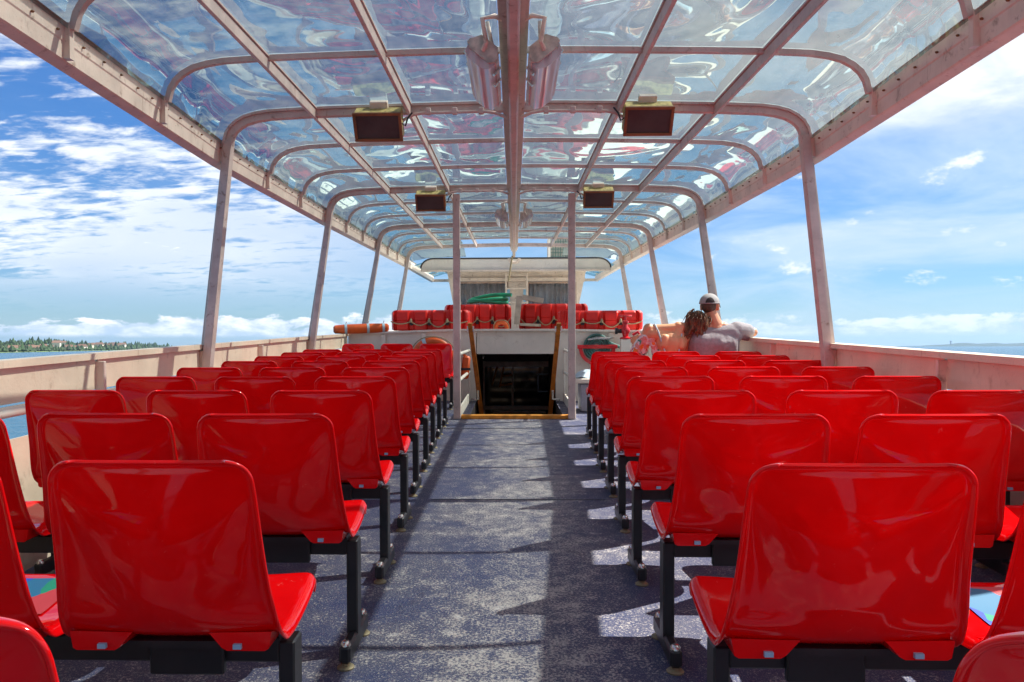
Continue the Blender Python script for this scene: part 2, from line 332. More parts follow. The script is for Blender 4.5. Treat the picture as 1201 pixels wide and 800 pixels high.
M['wood_far'] = plain('far_foliage', (0.03, 0.06, 0.022), 0.9, var=0.6, scale=0.05)
M['farhill'] = plain('wooded_hills', (0.022, 0.045, 0.035), 0.95, var=0.4, scale=0.003)
M['housewall'] = plain('house_wall', (0.62, 0.56, 0.48), 0.8)
M['rooftile'] = plain('roof_tile', (0.20, 0.115, 0.08), 0.8)

# ------------------------------------------------------------------ mesh helpers
class MB:
    def __init__(s): s.v = []; s.f = []
    def add(s, vs, fs):
        o = len(s.v); s.v += [Vector(p) for p in vs]; s.f += [tuple(i+o for i in q) for q in fs]
    def box(s, c, size, rot=None, bev=0.0):
        hx, hy, hz = [d/2 for d in size]; c = Vector(c)
        b = min(bev, hx*0.9, hy*0.9, hz*0.9)
        if b <= 0:
            vs = [Vector((x, y, z)) for x in (-hx, hx) for y in (-hy, hy) for z in (-hz, hz)]
            fs = [(0, 1, 3, 2), (4, 6, 7, 5), (0, 4, 5, 1), (2, 3, 7, 6), (0, 2, 6, 4), (1, 5, 7, 3)]
        else:
            vs, fs, idx = [], [], {}
            for sx in (-1, 1):
                for sy in (-1, 1):
                    for sz in (-1, 1):
                        for k in range(3):
                            p = [sx*hx, sy*hy, sz*hz]
                            for a in range(3):
                                if a != k: p[a] -= (sx, sy, sz)[a]*b
                            idx[(sx, sy, sz, k)] = len(vs); vs.append(Vector(p))
            for k in range(3):
                a, c2 = [i for i in range(3) if i != k]
                for sg in (-1, 1):
                    q = []
                    for (ea, ec) in ((-1, -1), (1, -1), (1, 1), (-1, 1)):
                        t = [0, 0, 0]; t[k] = sg; t[a] = ea; t[c2] = ec; q.append(idx[(*t, k)])
                    fs.append(tuple(q))
                for ea in (-1, 1):
                    for ec in (-1, 1):
                        t0 = [0, 0, 0]; t0[a] = ea; t0[c2] = ec; t0[k] = -1; t1 = list(t0); t1[k] = 1
                        fs.append((idx[(*t0, a)], idx[(*t1, a)], idx[(*t1, c2)], idx[(*t0, c2)]))
            for sx in (-1, 1):
                for sy in (-1, 1):
                    for sz in (-1, 1): fs.append(tuple(idx[(sx, sy, sz, k)] for k in range(3)))
        if rot is not None: vs = [rot @ p for p in vs]
        s.add([p+c for p in vs], fs)
    def tube(s, path, r, n=10, cap=True, closed=False, flat=1.0):
        path = [Vector(p) for p in path]; N = len(path); ref = None; rings = []
        for i, p in enumerate(path):
            a = path[i-1] if (i > 0 or closed) else p; b = path[(i+1) % N] if (i < N-1 or closed) else p
            t = (b-a).normalized()
            if ref is None: ref = Vector((0, 0, 1)) if abs(t.z) < 0.9 else Vector((1, 0, 0))
            u = (ref - t*ref.dot(t)).normalized(); w = t.cross(u); ref = u
            rr = r[i] if isinstance(r, (list, tuple)) else r
            rings.append([p + (u*math.cos(2*math.pi*k/n)*flat + w*math.sin(2*math.pi*k/n))*rr for k in range(n)])
        vs = [q for g in rings for q in g]; fs = []
        for i in range(N if closed else N-1):
            j = (i+1) % N
            for k in range(n): fs.append((i*n+k, i*n+(k+1) % n, j*n+(k+1) % n, j*n+k))
        if cap and not closed: fs.append(tuple(range(n-1, -1, -1))); fs.append(tuple((N-1)*n+k for k in range(n)))
        s.add(vs, fs)
    def sweep(s, path, sec, side, closed_sec=True):
        """section points (a, b): a along the fixed vector side, b along tangent x side"""
        path = [Vector(p) for p in path]; side = Vector(side); N = len(path); n = len(sec); vs, fs = [], []
        for i, p in enumerate(path):
            t0 = (p-path[i-1]).normalized() if i else (path[1]-p).normalized()
            t1 = (path[i+1]-p).normalized() if i < N-1 else t0
            t = (t0+t1).normalized(); nn = t.cross(side).normalized(); k = 1.0/max(0.4, math.sqrt(max(0.01, (1+t0.dot(t1))/2)))
            vs += [p + side*a + nn*(b*k) for a, b in sec]
        for i in range(N-1):
            for k in range(n if closed_sec else n-1): fs.append((i*n+k, i*n+(k+1) % n, (i+1)*n+(k+1) % n, (i+1)*n+k))
        if closed_sec: fs.append(tuple(range(n-1, -1, -1))); fs.append(tuple((N-1)*n+k for k in range(n)))
        s.add(vs, fs)
    def lathe(s, prof, c=(0, 0, 0), axis='Z', n=16, rot=None):
        c = Vector(c); vs, fs = [], []
        for r, h in prof:
            for k in range(n):
                a = 2*math.pi*k/n; x, y = r*math.cos(a), r*math.sin(a)
                p = Vector((x, y, h)) if axis == 'Z' else (Vector((x, h, y)) if axis == 'Y' else Vector((h, x, y)))
                if rot is not None: p = rot @ p
                vs.append(p+c)
        m_ = len(prof)
        for i in range(m_-1):
            for k in range(n): fs.append((i*n+k, i*n+(k+1) % n, (i+1)*n+(k+1) % n, (i+1)*n+k))
        fs.append(tuple(range(n-1, -1, -1))); fs.append(tuple((m_-1)*n+k for k in range(n)))
        s.add(vs, fs)
    def grid(s, rows):
        n = len(rows[0]); vs = [p for r in rows for p in r]; fs = []
        for i in range(len(rows)-1):
            for k in range(n-1): fs.append((i*n+k, i*n+k+1, (i+1)*n+k+1, (i+1)*n+k))
        s.add(vs, fs)
    def ball(s, c, r, n=12, m_=8, rot=None):
        if isinstance(r, (int, float)): r = (r, r, r)
        c = Vector(c); vs = [Vector((0, 0, r[2]))]; fs = []
        for i in range(1, m_):
            th = math.pi*i/m_
            for k in range(n): vs.append(Vector((r[0]*math.sin(th)*math.cos(2*math.pi*k/n), r[1]*math.sin(th)*math.sin(2*math.pi*k/n), r[2]*math.cos(th))))
        vs.append(Vector((0, 0, -r[2])))
        for k in range(n): fs.append((0, 1+k, 1+(k+1) % n))
        for i in range(m_-2):
            for k in range(n): a = 1+i*n; fs.append((a+k, a+n+k, a+n+(k+1) % n, a+(k+1) % n))
        L = len(vs)-1; a = 1+(m_-2)*n
        for k in range(n): fs.append((a+(k+1) % n, a+k, L))
        if rot is not None: vs = [rot @ p for p in vs]
        s.add([p+c for p in vs], fs)
    def capsule(s, p0, r0, p1, r1, n=12):
        p0, p1 = Vector(p0), Vector(p1); d = p1-p0; L = d.length; t = d/L
        q = t.to_track_quat('Z', 'Y').to_matrix(); rings = [(0.02*r0, -r0*0.999)]
        for k in range(1, 6): a = math.pi/2*(1-k/5); rings.append((r0*math.cos(a), -r0*math.sin(a)))
        for k in range(0, 5): a = math.pi/2*k/5; rings.append((r1*math.cos(a), L+r1*math.sin(a)))
        rings.append((0.02*r1, L+r1*0.999))
        s.lathe(rings, p0, 'Z', n, q)
    def build(s, name, mat, parent=None, smooth=False, loc=None):
        me = bpy.data.meshes.new(name)
        off = Vector((0, 0, 0))
        if parent is not None: off = ORG[parent.name]
        if loc is not None: off = Vector(loc)
        me.from_pydata([tuple(p-off) for p in s.v], [], s.f); me.update()
        import bmesh
        bm = bmesh.new(); bm.from_mesh(me); bmesh.ops.recalc_face_normals(bm, faces=bm.faces); bm.to_mesh(me); bm.free()
        if smooth:
            me.polygons.foreach_set('use_smooth', [True]*len(me.polygons))
            if smooth != 'all': me.set_sharp_from_angle(angle=R(38))
        me.materials.append(mat)
        o = bpy.data.objects.new(name, me); col.objects.link(o)
        ORG[o.name] = off if parent is None or loc is not None else off
        if parent is not None: o.parent = parent
        elif loc is not None: o.location = off
        return o
ORG = {}
def thing(name, label, cat, loc=(0, 0, 0), group=None, rotz=0.0):
    o = bpy.data.objects.new(name, None); col.objects.link(o); o.empty_display_size = 0.1
    o.location = loc; o.rotation_euler = (0, 0, rotz); ORG[o.name] = Vector(loc)
    o['label'] = label; o['category'] = cat
    if group: o['group'] = group
    return o
def tag(o, label, cat, group=None):
    o['label'] = label; o['category'] = cat
    if group: o['group'] = group
    return o
def copy_tree(o, parent=None):
    c = o.copy(); col.objects.link(c)
    if parent is not None: c.parent = parent
    for ch in list(o.children): copy_tree(ch, c)
    return c
def structure(o): o['kind'] = 'structure'; ASHORE.discard(o); return o
ASHORE = set()      # objects that do not ride with the ship
def boxobj(name, c, size, mat, parent=None, rot=None, bev=0.0): 
    b = MB(); b.box(c, size, rot, bev); return b.build(name, mat, parent)
def remeshed(mb, name, mat, parent, voxel=0.01, smooth_it=6):
    tmp = mb.build(name+'_tmp', mat)
    mo = tmp.modifiers.new('r', 'REMESH'); mo.mode = 'VOXEL'; mo.voxel_size = voxel
    sm = tmp.modifiers.new('s', 'SMOOTH'); sm.iterations = smooth_it; sm.factor = 0.5
    dg = bpy.context.evaluated_depsgraph_get(); me = bpy.data.meshes.new_from_object(tmp.evaluated_get(dg))
    old = tmp.data; bpy.data.objects.remove(tmp); bpy.data.meshes.remove(old)
    me.name = name; off = ORG[parent.name]; me.transform(Matrix.Translation(-off))
    me.polygons.foreach_set('use_smooth', [True]*len(me.polygons))
    me.materials.clear(); me.materials.append(mat)
    o = bpy.data.objects.new(name, me); col.objects.link(o); o.parent = parent; return o
def lerp(a, b, t): return a+(b-a)*t
def interp(x, xs, ys):
    if x <= xs[0]: return ys[0]
    for i in range(len(xs)-1):
        if x <= xs[i+1]: return lerp(ys[i], ys[i+1], (x-xs[i])/(xs[i+1]-xs[i]))
    return ys[-1]

# ------------------------------------------------------------------ deck and hull
HX0, HX1, HY0, HY1 = -0.515, 0.560, 8.56, 12.75      # stair opening
YB = 10.45                                          # bulkhead plane
def deck_half(y): return interp(y, [-6, 3, 5.3, 8.5, 20, 26], [2.0, 2.12, 2.22, 2.30, 2.25, 1.0])
b = MB()
ys = [-6, 0, 3, 5.3, HY0, HY1, 20, 26]
for i in range(len(ys)-1):
    a, c = ys[i], ys[i+1]; h0, h1 = deck_half(a), deck_half(c)
    if a == HY0: spans = [(-h0, HX0, -h1, HX0), (HX1, h0, HX1, h1)]
    else:
        spans = [(-h0, HX0, -h1, HX0), (HX0, HX1, HX0, HX1), (HX1, h0, HX1, h1)]
    for (x0, x1, x2, x3) in spans:
        b.add([(x0, a, 0), (x1, a, 0), (x3, c, 0), (x2, c, 0)], [(0, 1, 2, 3)])
deck = structure(b.build('deck', M['deck']))
b = MB()
for sgn in (-1, 1):
    rows = [[Vector((sgn*deck_half(y)*k, y, z)) for (k, z) in ((1.0, -0.01), (1.01, -0.05), (1.0, -2.2), (0.8, -4.2))] for y in (-6, 0, 3, 5.3, 8.5, 14, 20, 26)]
    b.grid(rows)
structure(b.build('hull', M['hull'], smooth=True))
# deck seams: thin raised welds across the coating
b = MB()
for y in (4.62,):
    b.box((0.02, y, 0.001), (1.05, 0.006, 0.003))
sm = b.build('deck_seam', M['black'], deck)

# raised fore deck behind the bulkhead
b = MB()
b.box((-1.42, 15.2, 0.90), (1.62, 9.4, 0.05)); b.box((1.46, 15.2, 0.90), (1.58, 9.4, 0.05)); b.box((0.02, 15.2, 0.899), (1.30, 9.4, 0.05))
structure(b.build('fore_deck', M['white']))

# ------------------------------------------------------------------ bulwarks
def bulwark(sgn, label):
    t = thing('bulwark', label, 'ship bulwark', (sgn*2.2, 4, 0.0))
    ysx = [-2.0, 0.5, 3.0, 5.3, 8.46, YB]
    xs = lambda y: sgn*interp(y, [-2, 3, 5.3, 8.46, YB], [1.95, 2.10, 2.195, 2.29, 2.27])
    zt = 0.90
    path = [(xs(y), y, 0) for y in ysx]
    posts = [-0.9, 0.8, 2.35, 3.87, 5.32, 6.65, 8.46, YB-0.02]
    for i in range(len(posts)-1):
        y0, y1 = posts[i]+0.012, posts[i+1]-0.012
        p = MB()
        for (dx, flip) in ((0, 0),):
            a, c = xs(y0), xs(y1)
            vs = [(a+sgn*k, y0, z) for k in (0, 0.012) for z in (0.735, zt-0.004)] + [(c+sgn*k, y1, z) for k in (0, 0.012) for z in (0.735, zt-0.004)]
            p.add(vs, [(0, 4, 5, 1), (2, 3, 7, 6), (0, 1, 3, 2), (4, 6, 7, 5), (0, 2, 6, 4), (1, 5, 7, 3)])
        p.build('panel', M['bulwark'], t)
    c = MB(); c.sweep([(xs(y), y, zt) for y in ysx], [(-0.05 if sgn > 0 else -0.06, -0.02), (0.06 if sgn > 0 else 0.02, -0.02), (0.06 if sgn > 0 else 0.02, 0.012), (-0.05 if sgn > 0 else -0.06, 0.012)], (1, 0, 0))
    c.build('cap_rail', M['bulwark'], t)
    g = MB(); g.tube([(xs(y)-sgn*0.012, y, 0.705) for y in ysx], 0.024, 12); g.build('grab_rail', M['white'], t, True)
    for i in range(len(posts)-1):
        y0, y1 = posts[i]+0.012, posts[i+1]-0.012; a, c = xs(y0), xs(y1); p = MB()
        vs = [(a+sgn*k, y0, z) for k in (0.0, 0.012) for z in (0.004, 0.585)] + [(c+sgn*k, y1, z) for k in (0.0, 0.012) for z in (0.004, 0.585)]
        p.add(vs, [(0, 4, 5, 1), (2, 3, 7, 6), (0, 1, 3, 2), (4, 6, 7, 5), (0, 2, 6, 4), (1, 5, 7, 3)]); p.build('lower_panel', M['bulwark'], t)
    for y in posts[:-1]:
        g = MB(); g.box((xs(y)-sgn*0.02, y, 0.44), (0.05, 0.022, 0.875), None, 0.003); g.build('stanchion', M['cream'], t)
    return t
bulwark(-1, 'sunlit cream bulwark with panels and cap rail along the left side of the deck')
bulwark(1, 'shaded pinkish bulwark with panels and cap rail along the right side of the deck')

# ------------------------------------------------------------------ canopy
PROF = [(1.995, 2.31), (1.975, 2.385), (1.945, 2.435), (1.90, 2.475), (1.84, 2.508), (1.76, 2.53), (1.66, 2.545), (1.40, 2.558), (1.04, 2.568), (0.71, 2.575), (0.35, 2.582), (0.0, 2.585)]
def kdx(y): return interp(y, [-5, 2.8, 5.3, 8.5, 20], [-0.30, -0.15, 0.025, 0.07, 0.08])
def prof(y, drop=0.0):
    k = kdx(y); out = []
    for i, (x, z) in enumerate(PROF):
        xx = x + k*max(0.0, min(1.0, (x-1.2)/0.5))
        if drop:
            if i == 0: n = Vector((-1, 0))
            else:
                x0, z0 = PROF[i-1]; x1, z1 = PROF[min(i+1, len(PROF)-1)]
                t = Vector((x1-x0, z1-z0)).normalized(); n = Vector((t.y, -t.x)) if t.x < 0 else Vector((0, -1))
                n = Vector((-abs(t.y), -abs(t.x)))
            xx += n.x*drop; z = z + n.y*drop
        out.append((xx, z - 0.17*max(0.0, min(1.0, (y-14.76)/0.86))*max(0.0, min(1.0, (z-2.31)/0.2))))
    return out
def full(y, drop=0.0):
    p = prof(y, drop); return [Vector((-x, y, z)) for x, z in p] + [Vector((x, y, z)) for x, z in reversed(p[:-1])]
can = thing('canopy', 'cream steel frame canopy with clear tinted roof sheets over the seating deck', 'canopy', (0, 8.46, 0))
ARCH = [-4.1, -0.96, 2.18, 5.32, 8.46, 11.6, 14.74]
RIBS = []
for i in range(len(ARCH)-1):
    RIBS += [ARCH[i]+1.047, ARCH[i]+2.093]
# arches, each with its two leaning posts
for y in ARCH:
    pth = full(y, 0.045)
    s_ = MB(); s_.sweep(pth, [(-0.022, -0.020), (-0.014, -0.026), (0.014, -0.026), (0.022, -0.020), (0.022, 0.024), (-0.022, 0.024)], (0, 1, 0))
    ar = s_.build('arch_frame', M['frame'], can, True)
    s_ = MB(); s_.sweep(full(y, 0.014), [(-0.040, -0.006), (0.030, -0.006), (0.030, 0.010), (-0.040, 0.010)], (0, 1, 0))
    s_.build('arch_flange', M['frame'], can)
    for sg in (-1, 1):
        top = pth[0] if sg < 0 else pth[-1]
        xb = sg*(interp(y, [-5, 3, 5.3, 8.46, 20], [1.92, 2.05, 2.165, 2.27, 2.24]))
        zb = 0.58 if y < YB else 0.93
        lean = (abs(xb)-abs(top.x))
        s_ = MB()
        A = Vector((top.x, y, 2.335)); B = Vector((xb, y, zb))
        s_.sweep([A, B], [(-0.034, -0.030), (-0.022, -0.036), (0.022, -0.036), (0.034, -0.030), (0.034, 0.026), (-0.034, 0.026)], (0, 1, 0))
        s_.build('post', M['frame'], can, True)
        s_ = MB(); A2 = Vector((top.x+sg*0.048, y+0.03, 2.15)); B2 = Vector((xb+sg*0.05, y+0.03, zb))
        s_.sweep([A2, B2], [(-0.012, -0.024), (0.012, -0.024), (0.012, 0.024), (-0.012, 0.024)], (0, 1, 0))
        s_.build('post_flange', M['frame'], can)
for y in RIBS:
    if y < -3.5: continue
    s_ = MB(); s_.sweep(full(y, 0.017), [(-0.016, -0.013), (0.016, -0.013), (0.016, 0.015), (-0.016, 0.015)], (0, 1, 0))
    s_.build('rib', M['frame'], can, True)
# stringers run fore and aft
YS0, YS1 = -4.1, 15.62
for x in (-1.37, -0.715, 0.715, 1.37):
    zs = 2.556 if abs(x) > 1 else 2.572
    s_ = MB()
    s_.box((x, (YS0+14.76)/2, zs-0.048), (0.022, 14.76-YS0, 0.066), None, 0.003)
    s_.box((x, (YS0+14.76)/2, zs-0.008), (0.038, 14.76-YS0, 0.010))
    s_.build('stringer', M['frame'], can)
s_ = MB(); s_.box((0, 5.75, 2.545), (0.150, 19.6, 0.028), None, 0.004); s_.box((0, 5.75, 2.512), (0.11, 19.6, 0.034)); cb = s_.build('centre_beam', M['frame'], can)
s_ = MB(); s_.box((0.0, 5.78, 2.435), (0.058, 19.6, 0.115), None, 0.012); s_.build('centre_duct', M['frame'], can, True)
# eave gutters
YE = [-4.1, -0.96, 2.18, 2.8, 4.0, 5.32, 6.9, 8.46, 11.6, 14.74, 17.5, 20.0]
for sg in (-1, 1):
    s_ = MB(); path = [(sg*(1.995+kdx(y)), y, 0) for y in YE]
    def ring(y):
        x = 1.995+kdx(y); zd = interp(y, [14, 20], [0, -0.05])
        P = [(0.0, 2.335), (0.014, 2.335), (0.016, 2.262), (0.020, 2.255), (0.022, 2.185), (0.030, 2.178), (0.072, 2.160), (0.080, 2.167), (0.080, 2.34), (0.04, 2.345)]
        P = [(0.0+a, zz) for a, zz in P]
        return [Vector((sg*(x+a), y, zz+zd)) for a, zz in P]
    rows = [ring(y) for y in YE]; n = len(rows[0]); vs = [p for r_ in rows for p in r_]; fs = []
    for i in range(len(rows)-1):
        for k in range(n): fs.append((i*n+k, i*n+(k+1) % n, (i+1)*n+(k+1) % n, (i+1)*n+k))
    fs.append(tuple(range(n))); fs.append(tuple((len(rows)-1)*n+k for k in range(n)))
    s_.add(vs, fs); gut = s_.build('gutter', M['cream'], can)
    s_ = MB(); y = 1.6
    while y < 14.6:
        x = sg*(1.995+kdx(y)+0.008); s_.ball((x, y, 2.285+rnd.uniform(-0.004, 0.004)), (0.009, 0.006, 0.006), 6, 4); y += 0.20+rnd.uniform(-0.02, 0.02)
    bo = s_.build('rivets', M['spframe'], gut); bo['kind'] = 'stuff'
    # lap plates where ribs meet the gutter
    for y in RIBS + ARCH:
        if 2 < y < 15:
            s_ = MB(); x = 1.995+kdx(y)-0.006
            s_.box((sg*(x+0.012), y, 2.262), (0.03, 0.034, 0.15)); s_.build('rib_shoe', M['cream'], can)
# roof sheets, bay by bay; open over the middle in front of the wheelhouse
cuts = sorted(ARCH + RIBS); cuts = [y for y in cuts if y > -3.2] + [15.62]
xcuts = [(-99, -1.37), (-1.37, -0.715), (-0.715, -0.08), (0.08, 0.715), (0.715, 1.37), (1.37, 99)]
xfore = [(-99, -1.37), (-1.37, -0.97), (0.97, 1.37), (1.37, 99)]
for i in range(len(cuts)-1):
    y0, y1 = cuts[i], cuts[i+1]
    for xa, xb in (xfore if y0 > 13.6 else xcuts):
        rows = []; nY = 5
        for j in range(nY):
            t = j/(nY-1); y = lerp(y0+0.006, y1-0.006, t)
            pr = [(x, z) for x, z in prof(y)]
            line = [(-x, z) for x, z in pr] + [(x, z) for x, z in reversed(pr[:-1])]
            def zat(x):
                for q in range(len(line)-1):
                    if line[q][0] <= x <= line[q+1][0]:
                        w = (x-line[q][0])/max(1e-6, line[q+1][0]-line[q][0]); return lerp(line[q][1], line[q+1][1], w)
                return line[0][1]
            lo = line[0][0] if xa < -50 else xa; hi_ = line[-1][0] if xb > 50 else xb
            seg = [(lo, zat(lo))] + [(x, z) for x, z in line if lo+1e-5 < x < hi_-1e-5] + [(hi_, zat(hi_))]
            if xa < -50: seg[0] = line[0]
            if xb > 50: seg[-1] = line[-1]
            cum = [0.0]
            for q in range(1, len(seg)): cum.append(cum[-1]+math.hypot(seg[q][0]-seg[q-1][0], seg[q][1]-seg[q-1][1]))
            nX = 15 if abs(xa) > 50 or abs(xb) > 50 else 7; pts = []
            for q in range(nX):
                d = cum[-1]*q/(nX-1); pts.append((interp(d, cum, [p[0] for p in seg]), interp(d, cum, [p[1] for p in seg])))
            row = []
            for q, (x, z) in enumerate(pts):
                u_ = (x-lo)/(hi_-lo); sag = 0.016*math.sin(math.pi*t)*math.sin(math.pi*min(1, max(0, u_)))
                row.append(Vector((x, y, z+0.0005-(sag if abs(x) < 1.7 else 0))))
            rows.append(row)
        s_ = MB(); s_.grid(rows); s_.build('roof_panel', M['roof'], can, 'all')
# two centre posts under the second arch
for (u, x) in ((535.8, None), (670.6, None)):
    p = pt(u, 360, Y=8.46)
    s_ = MB(); s_.box((p.x, 8.46, 1.24), (0.078, 0.06, 2.47), None, 0.006); s_.build('centre_post', M['frame'], can)
# conduit along the first two arches, with its saddles
for y in (5.32, 8.46):
    for sg in (-1, 1):
        s_ = MB(); xs_ = [0.05, 0.12, 0.2, 0.45, 0.62, 0.68, 0.74, 0.78]
        zs_ = [2.47, 2.50, 2.512, 2.508, 2.505, 2.495, 2.465, 2.43]
        s_.tube([(sg*x, y-0.075, z-0.012) for x, z in zip(xs_, zs_)], 0.011, 8)
        cd = s_.build('conduit', M['frame'], can, True)
        for x in (0.22, 0.40, 0.58):
            s_ = MB(); s_.box((sg*x, y-0.07, 2.505), (0.035, 0.03, 0.045), None, 0.004); s_.build('saddle', M['frame'], cd)
# wings of the canopy beside the wheelhouse
for sg in (-1, 1):
    s_ = MB(); s_.grid([[Vector((sg*x, y, z)) for x, z in ((2.07, 2.25), (1.8, 2.33), (1.5, 2.34))] for y in (15.8, 17.9, 20.0)]); s_.build('roof_panel', M['roof'], can, 'all')
    s_ = MB(); s_.box((sg*1.80, 20.02, 2.16), (0.6, 0.05, 0.07)); s_.build('edge_frame', M['cream'], can)
    s_ = MB(); s_.box((sg*1.80, 17.9, 2.29), (0.55, 0.04, 0.03)); s_.build('rib', M['cream'], can)

# ------------------------------------------------------------------ speakers and floodlights
def speaker(u, v, y, label):
    p = pt(u, v, Y=y)
    t = thing('loudspeaker', label, 'loudspeaker', p, 'loudspeakers under the canopy arches')
    tilt = Matrix.Rotation(R(33), 3, 'X')
    def B(c, s, mat, name, par=t, bev=0.0):
        b_ = MB(); b_.box(tilt @ Vector(c) + p, s, tilt, bev); return b_.build(name, mat, par)
    B((0, 0.055, 0), (0.315, 0.12, 0.185), M['speaker'], 'box', bev=0.006)
    fr = MB()
    for c, s in (((0, -0.012, 0.088), (0.325, 0.022, 0.02)), ((0, -0.012, -0.088), (0.325, 0.022, 0.02)), ((-0.152, -0.012, 0), (0.02, 0.022, 0.156)), ((0.152, -0.012, 0), (0.02, 0.022, 0.156))):
        fr.box(tilt @ Vector(c) + p, s, tilt, 0.003)
    f = fr.build('front_frame', M['spframe'], t)
    B((0, -0.006, 0), (0.286, 0.012, 0.158), M['dark'], 'grille')
    B((0, 0.115, 0.075), (0.12, 0.05, 0.12), M['cream'], 'hanger', bev=0.004)
    s = 1 if u < 600 else -1
    w = MB(); w.tube([p+Vector((s*0.16, 0.0, 0.02)), p+Vector((s*0.185, -0.01, 0.0)), p+Vector((s*0.20, -0.01, 0.05)), p+Vector((s*0.23, 0.0, 0.09))], 0.006, 6); w.build('cable', M['black'], t, True)
speaker(443.5, 148.5, 5.16, 'olive boxed loudspeaker with black grille, left one under the nearer arch')
speaker(760.5, 141.5, 5.16, 'olive boxed loudspeaker with black grille, right one under the nearer arch')
speaker(505, 237.5, 8.32, 'small looking black grilled loudspeaker left of the ceiling beam on the second arch')
speaker(702, 233.5, 8.32, 'small looking black grilled loudspeaker right of the ceiling beam on the second arch')
def floodlight(sg, y, label):
    c = Vector((sg*0.150, y, 2.40))
    t = thing('floodlight', label, 'floodlight', c, 'floodlights hung in pairs from the centre beam')
    rot = Matrix.Rotation(sg*R(-38), 3, 'Y')
    sec = [(-0.05, 0.052), (0.05, 0.052), (0.09, 0.012), (0.09, -0.01), (-0.09, -0.01), (-0.09, 0.012)]
    lens = [(-0.084, -0.008), (-0.074, -0.05), (-0.036, -0.068), (0.036, -0.068), (0.074, -0.05), (0.084, -0.008)]
    def prism(pts, y0, y1, name, mat, par=t):
        b_ = MB(); n = len(pts); vs = [c + rot @ Vector((a, yy, z)) for yy in (y0, y1) for a, z in pts]
        fs = [tuple(range(n)), tuple(range(2*n-1, n-1, -1))] + [(k, (k+1) % n, n+(k+1) % n, n+k) for k in range(n)]
        b_.add(vs, fs); return b_.build(name, mat, par)
    h = prism(sec, -0.20, 0.56, 'housing', M['lamp_body'])
    prism(lens, -0.185, 0.54, 'lens', M['lens'])
    prism([(-0.05, 0.055), (0.05, 0.055), (0.080, 0.012), (0.080, -0.012), (0.062, -0.03), (-0.062, -0.03), (-0.080, -0.012), (-0.080, 0.012)], -0.215, -0.195, 'end_cap', M['lamp_body'])
    for yy in (-0.1, 0.08):
        for a in (-0.078, 0.078): cl = MB(); cl.box(c + rot @ Vector((a*1.18, yy, -0.012)), (0.012, 0.03, 0.05), rot); cl.build('clip', M['steel'], t)
    w = MB(); w.tube([c + rot @ Vector((0, -0.215, 0.0)), c + rot @ Vector((0, -0.25, 0.03)), Vector((sg*0.15, y-0.27, 2.53)), Vector((sg*0.09, y-0.26, 2.545)), Vector((sg*0.04, y-0.24, 2.53))], 0.012, 8)
    w.build('cable', M['cream'], t, True)
    for q in (-0.15, 0.15): w = MB(); w.tube([c + rot @ Vector((0.02, q, 0.05)), Vector((sg*0.13, y+q, 2.56))], 0.01, 8); w.build('bracket', M['lamp_body'], t, True)
floodlight(-1, 4.0, 'long floodlight with ribbed lens, left of the beam in the nearer pair overhead')
floodlight(1, 4.0, 'long floodlight with ribbed lens, right of the beam in the nearer pair overhead')
floodlight(-1, 9.75, 'distant floodlight left of the ceiling beam, just beyond the second arch')
floodlight(1, 9.75, 'distant floodlight right of the ceiling beam, just beyond the second arch')

# ------------------------------------------------------------------ seats
SP = [(0.000, 0.800), (0.004, 0.775), (0.012, 0.735), (0.024, 0.68), (0.038, 0.62), (0.052, 0.56), (0.064, 0.505), (0.074, 0.465), (0.092, 0.432), (0.122, 0.414), (0.165, 0.409), (0.225, 0.412), (0.30, 0.422), (0.37, 0.436), (0.415, 0.443), (0.438, 0.438), (0.448, 0.422), (0.450, 0.405)]
SW = [0.199, 0.203, 0.206, 0.209, 0.212, 0.216, 0.222, 0.228, 0.232, 0.232, 0.231, 0.230, 0.228, 0.226, 0.222, 0.219, 0.216, 0.213]
def seat_point(i, a):
    """i: index (float) along the profile, a in -1..1 across"""
    y = interp(i, list(range(len(SP))), [p[0] for p in SP]); z = interp(i, list(range(len(SP))), [p[1] for p in SP]); w = interp(i, list(range(len(SW))), SW)
    return y, z, w
def shell_mesh():
    rows = []
    NI = 54; aa = [-1.0, -0.985, -0.95, -0.9, -0.82, -0.7, -0.5, -0.25, 0, 0.25, 0.5, 0.7, 0.82, 0.9, 0.95, 0.985, 1.0]
    for q in range(NI+1):
        i = 0.02*q*q/2 if q < 16 else lerp(2.56, len(SP)-1, (q-16)/(NI-16))
        y, z, w = seat_point(i, 0); row = []
        dR = 0.044
        if i < 6 and z > 0.80-dR: w = w-dR+math.sqrt(max(0.0, dR*dR-(z-(0.80-dR))**2))
        back = 1.0 - max(0.0, min(1.0, (i-6.0)/3.0))     # 1 on the backrest, 0 on the seat
        for a in aa:
            x = a*w; e = abs(a)
            yy, zz = y, z
            dish = (1-e**2.2)
            yy -= back*0.026*dish*min(1, i/3.0+0.15)       # backrest bulges rearward in the middle
            zz -= (1-back)*0.012*dish
            # heart shaped hollow low in the back
            hol = back*math.exp(-((x/0.11)**2) - ((zz-0.60)/0.13)**2); yy -= 0.016*hol
            vb = 0.035+0.52*max(0.0, zz-0.455); tv = max(0.0, min(1.0, (abs(x)-vb)/0.045)); tv = tv*tv*(3-2*tv); yy += 0.017*tv*back*max(0.0, 1-e**8)*min(1.0, i/2.0)*max(0.0, min(1.0, (zz-0.44)/0.05))
            lip = max(0.0, (e-0.93)/0.07)
            yy -= back*0.016*lip**2; zz -= (1-back)*0.022*lip**2
            if i > len(SP)-4.0:
                d = 0.05; ax = abs(x); 
                if ax > w-d: yy -= 0.016*((ax-(w-d))/d)**2
            if i < 0.6: yy -= 0.012*(1-i/0.6)**2
            row.append(Vector((x, yy, zz)))
        rows.append(row)
    b_ = MB(); b_.grid(rows); return b_
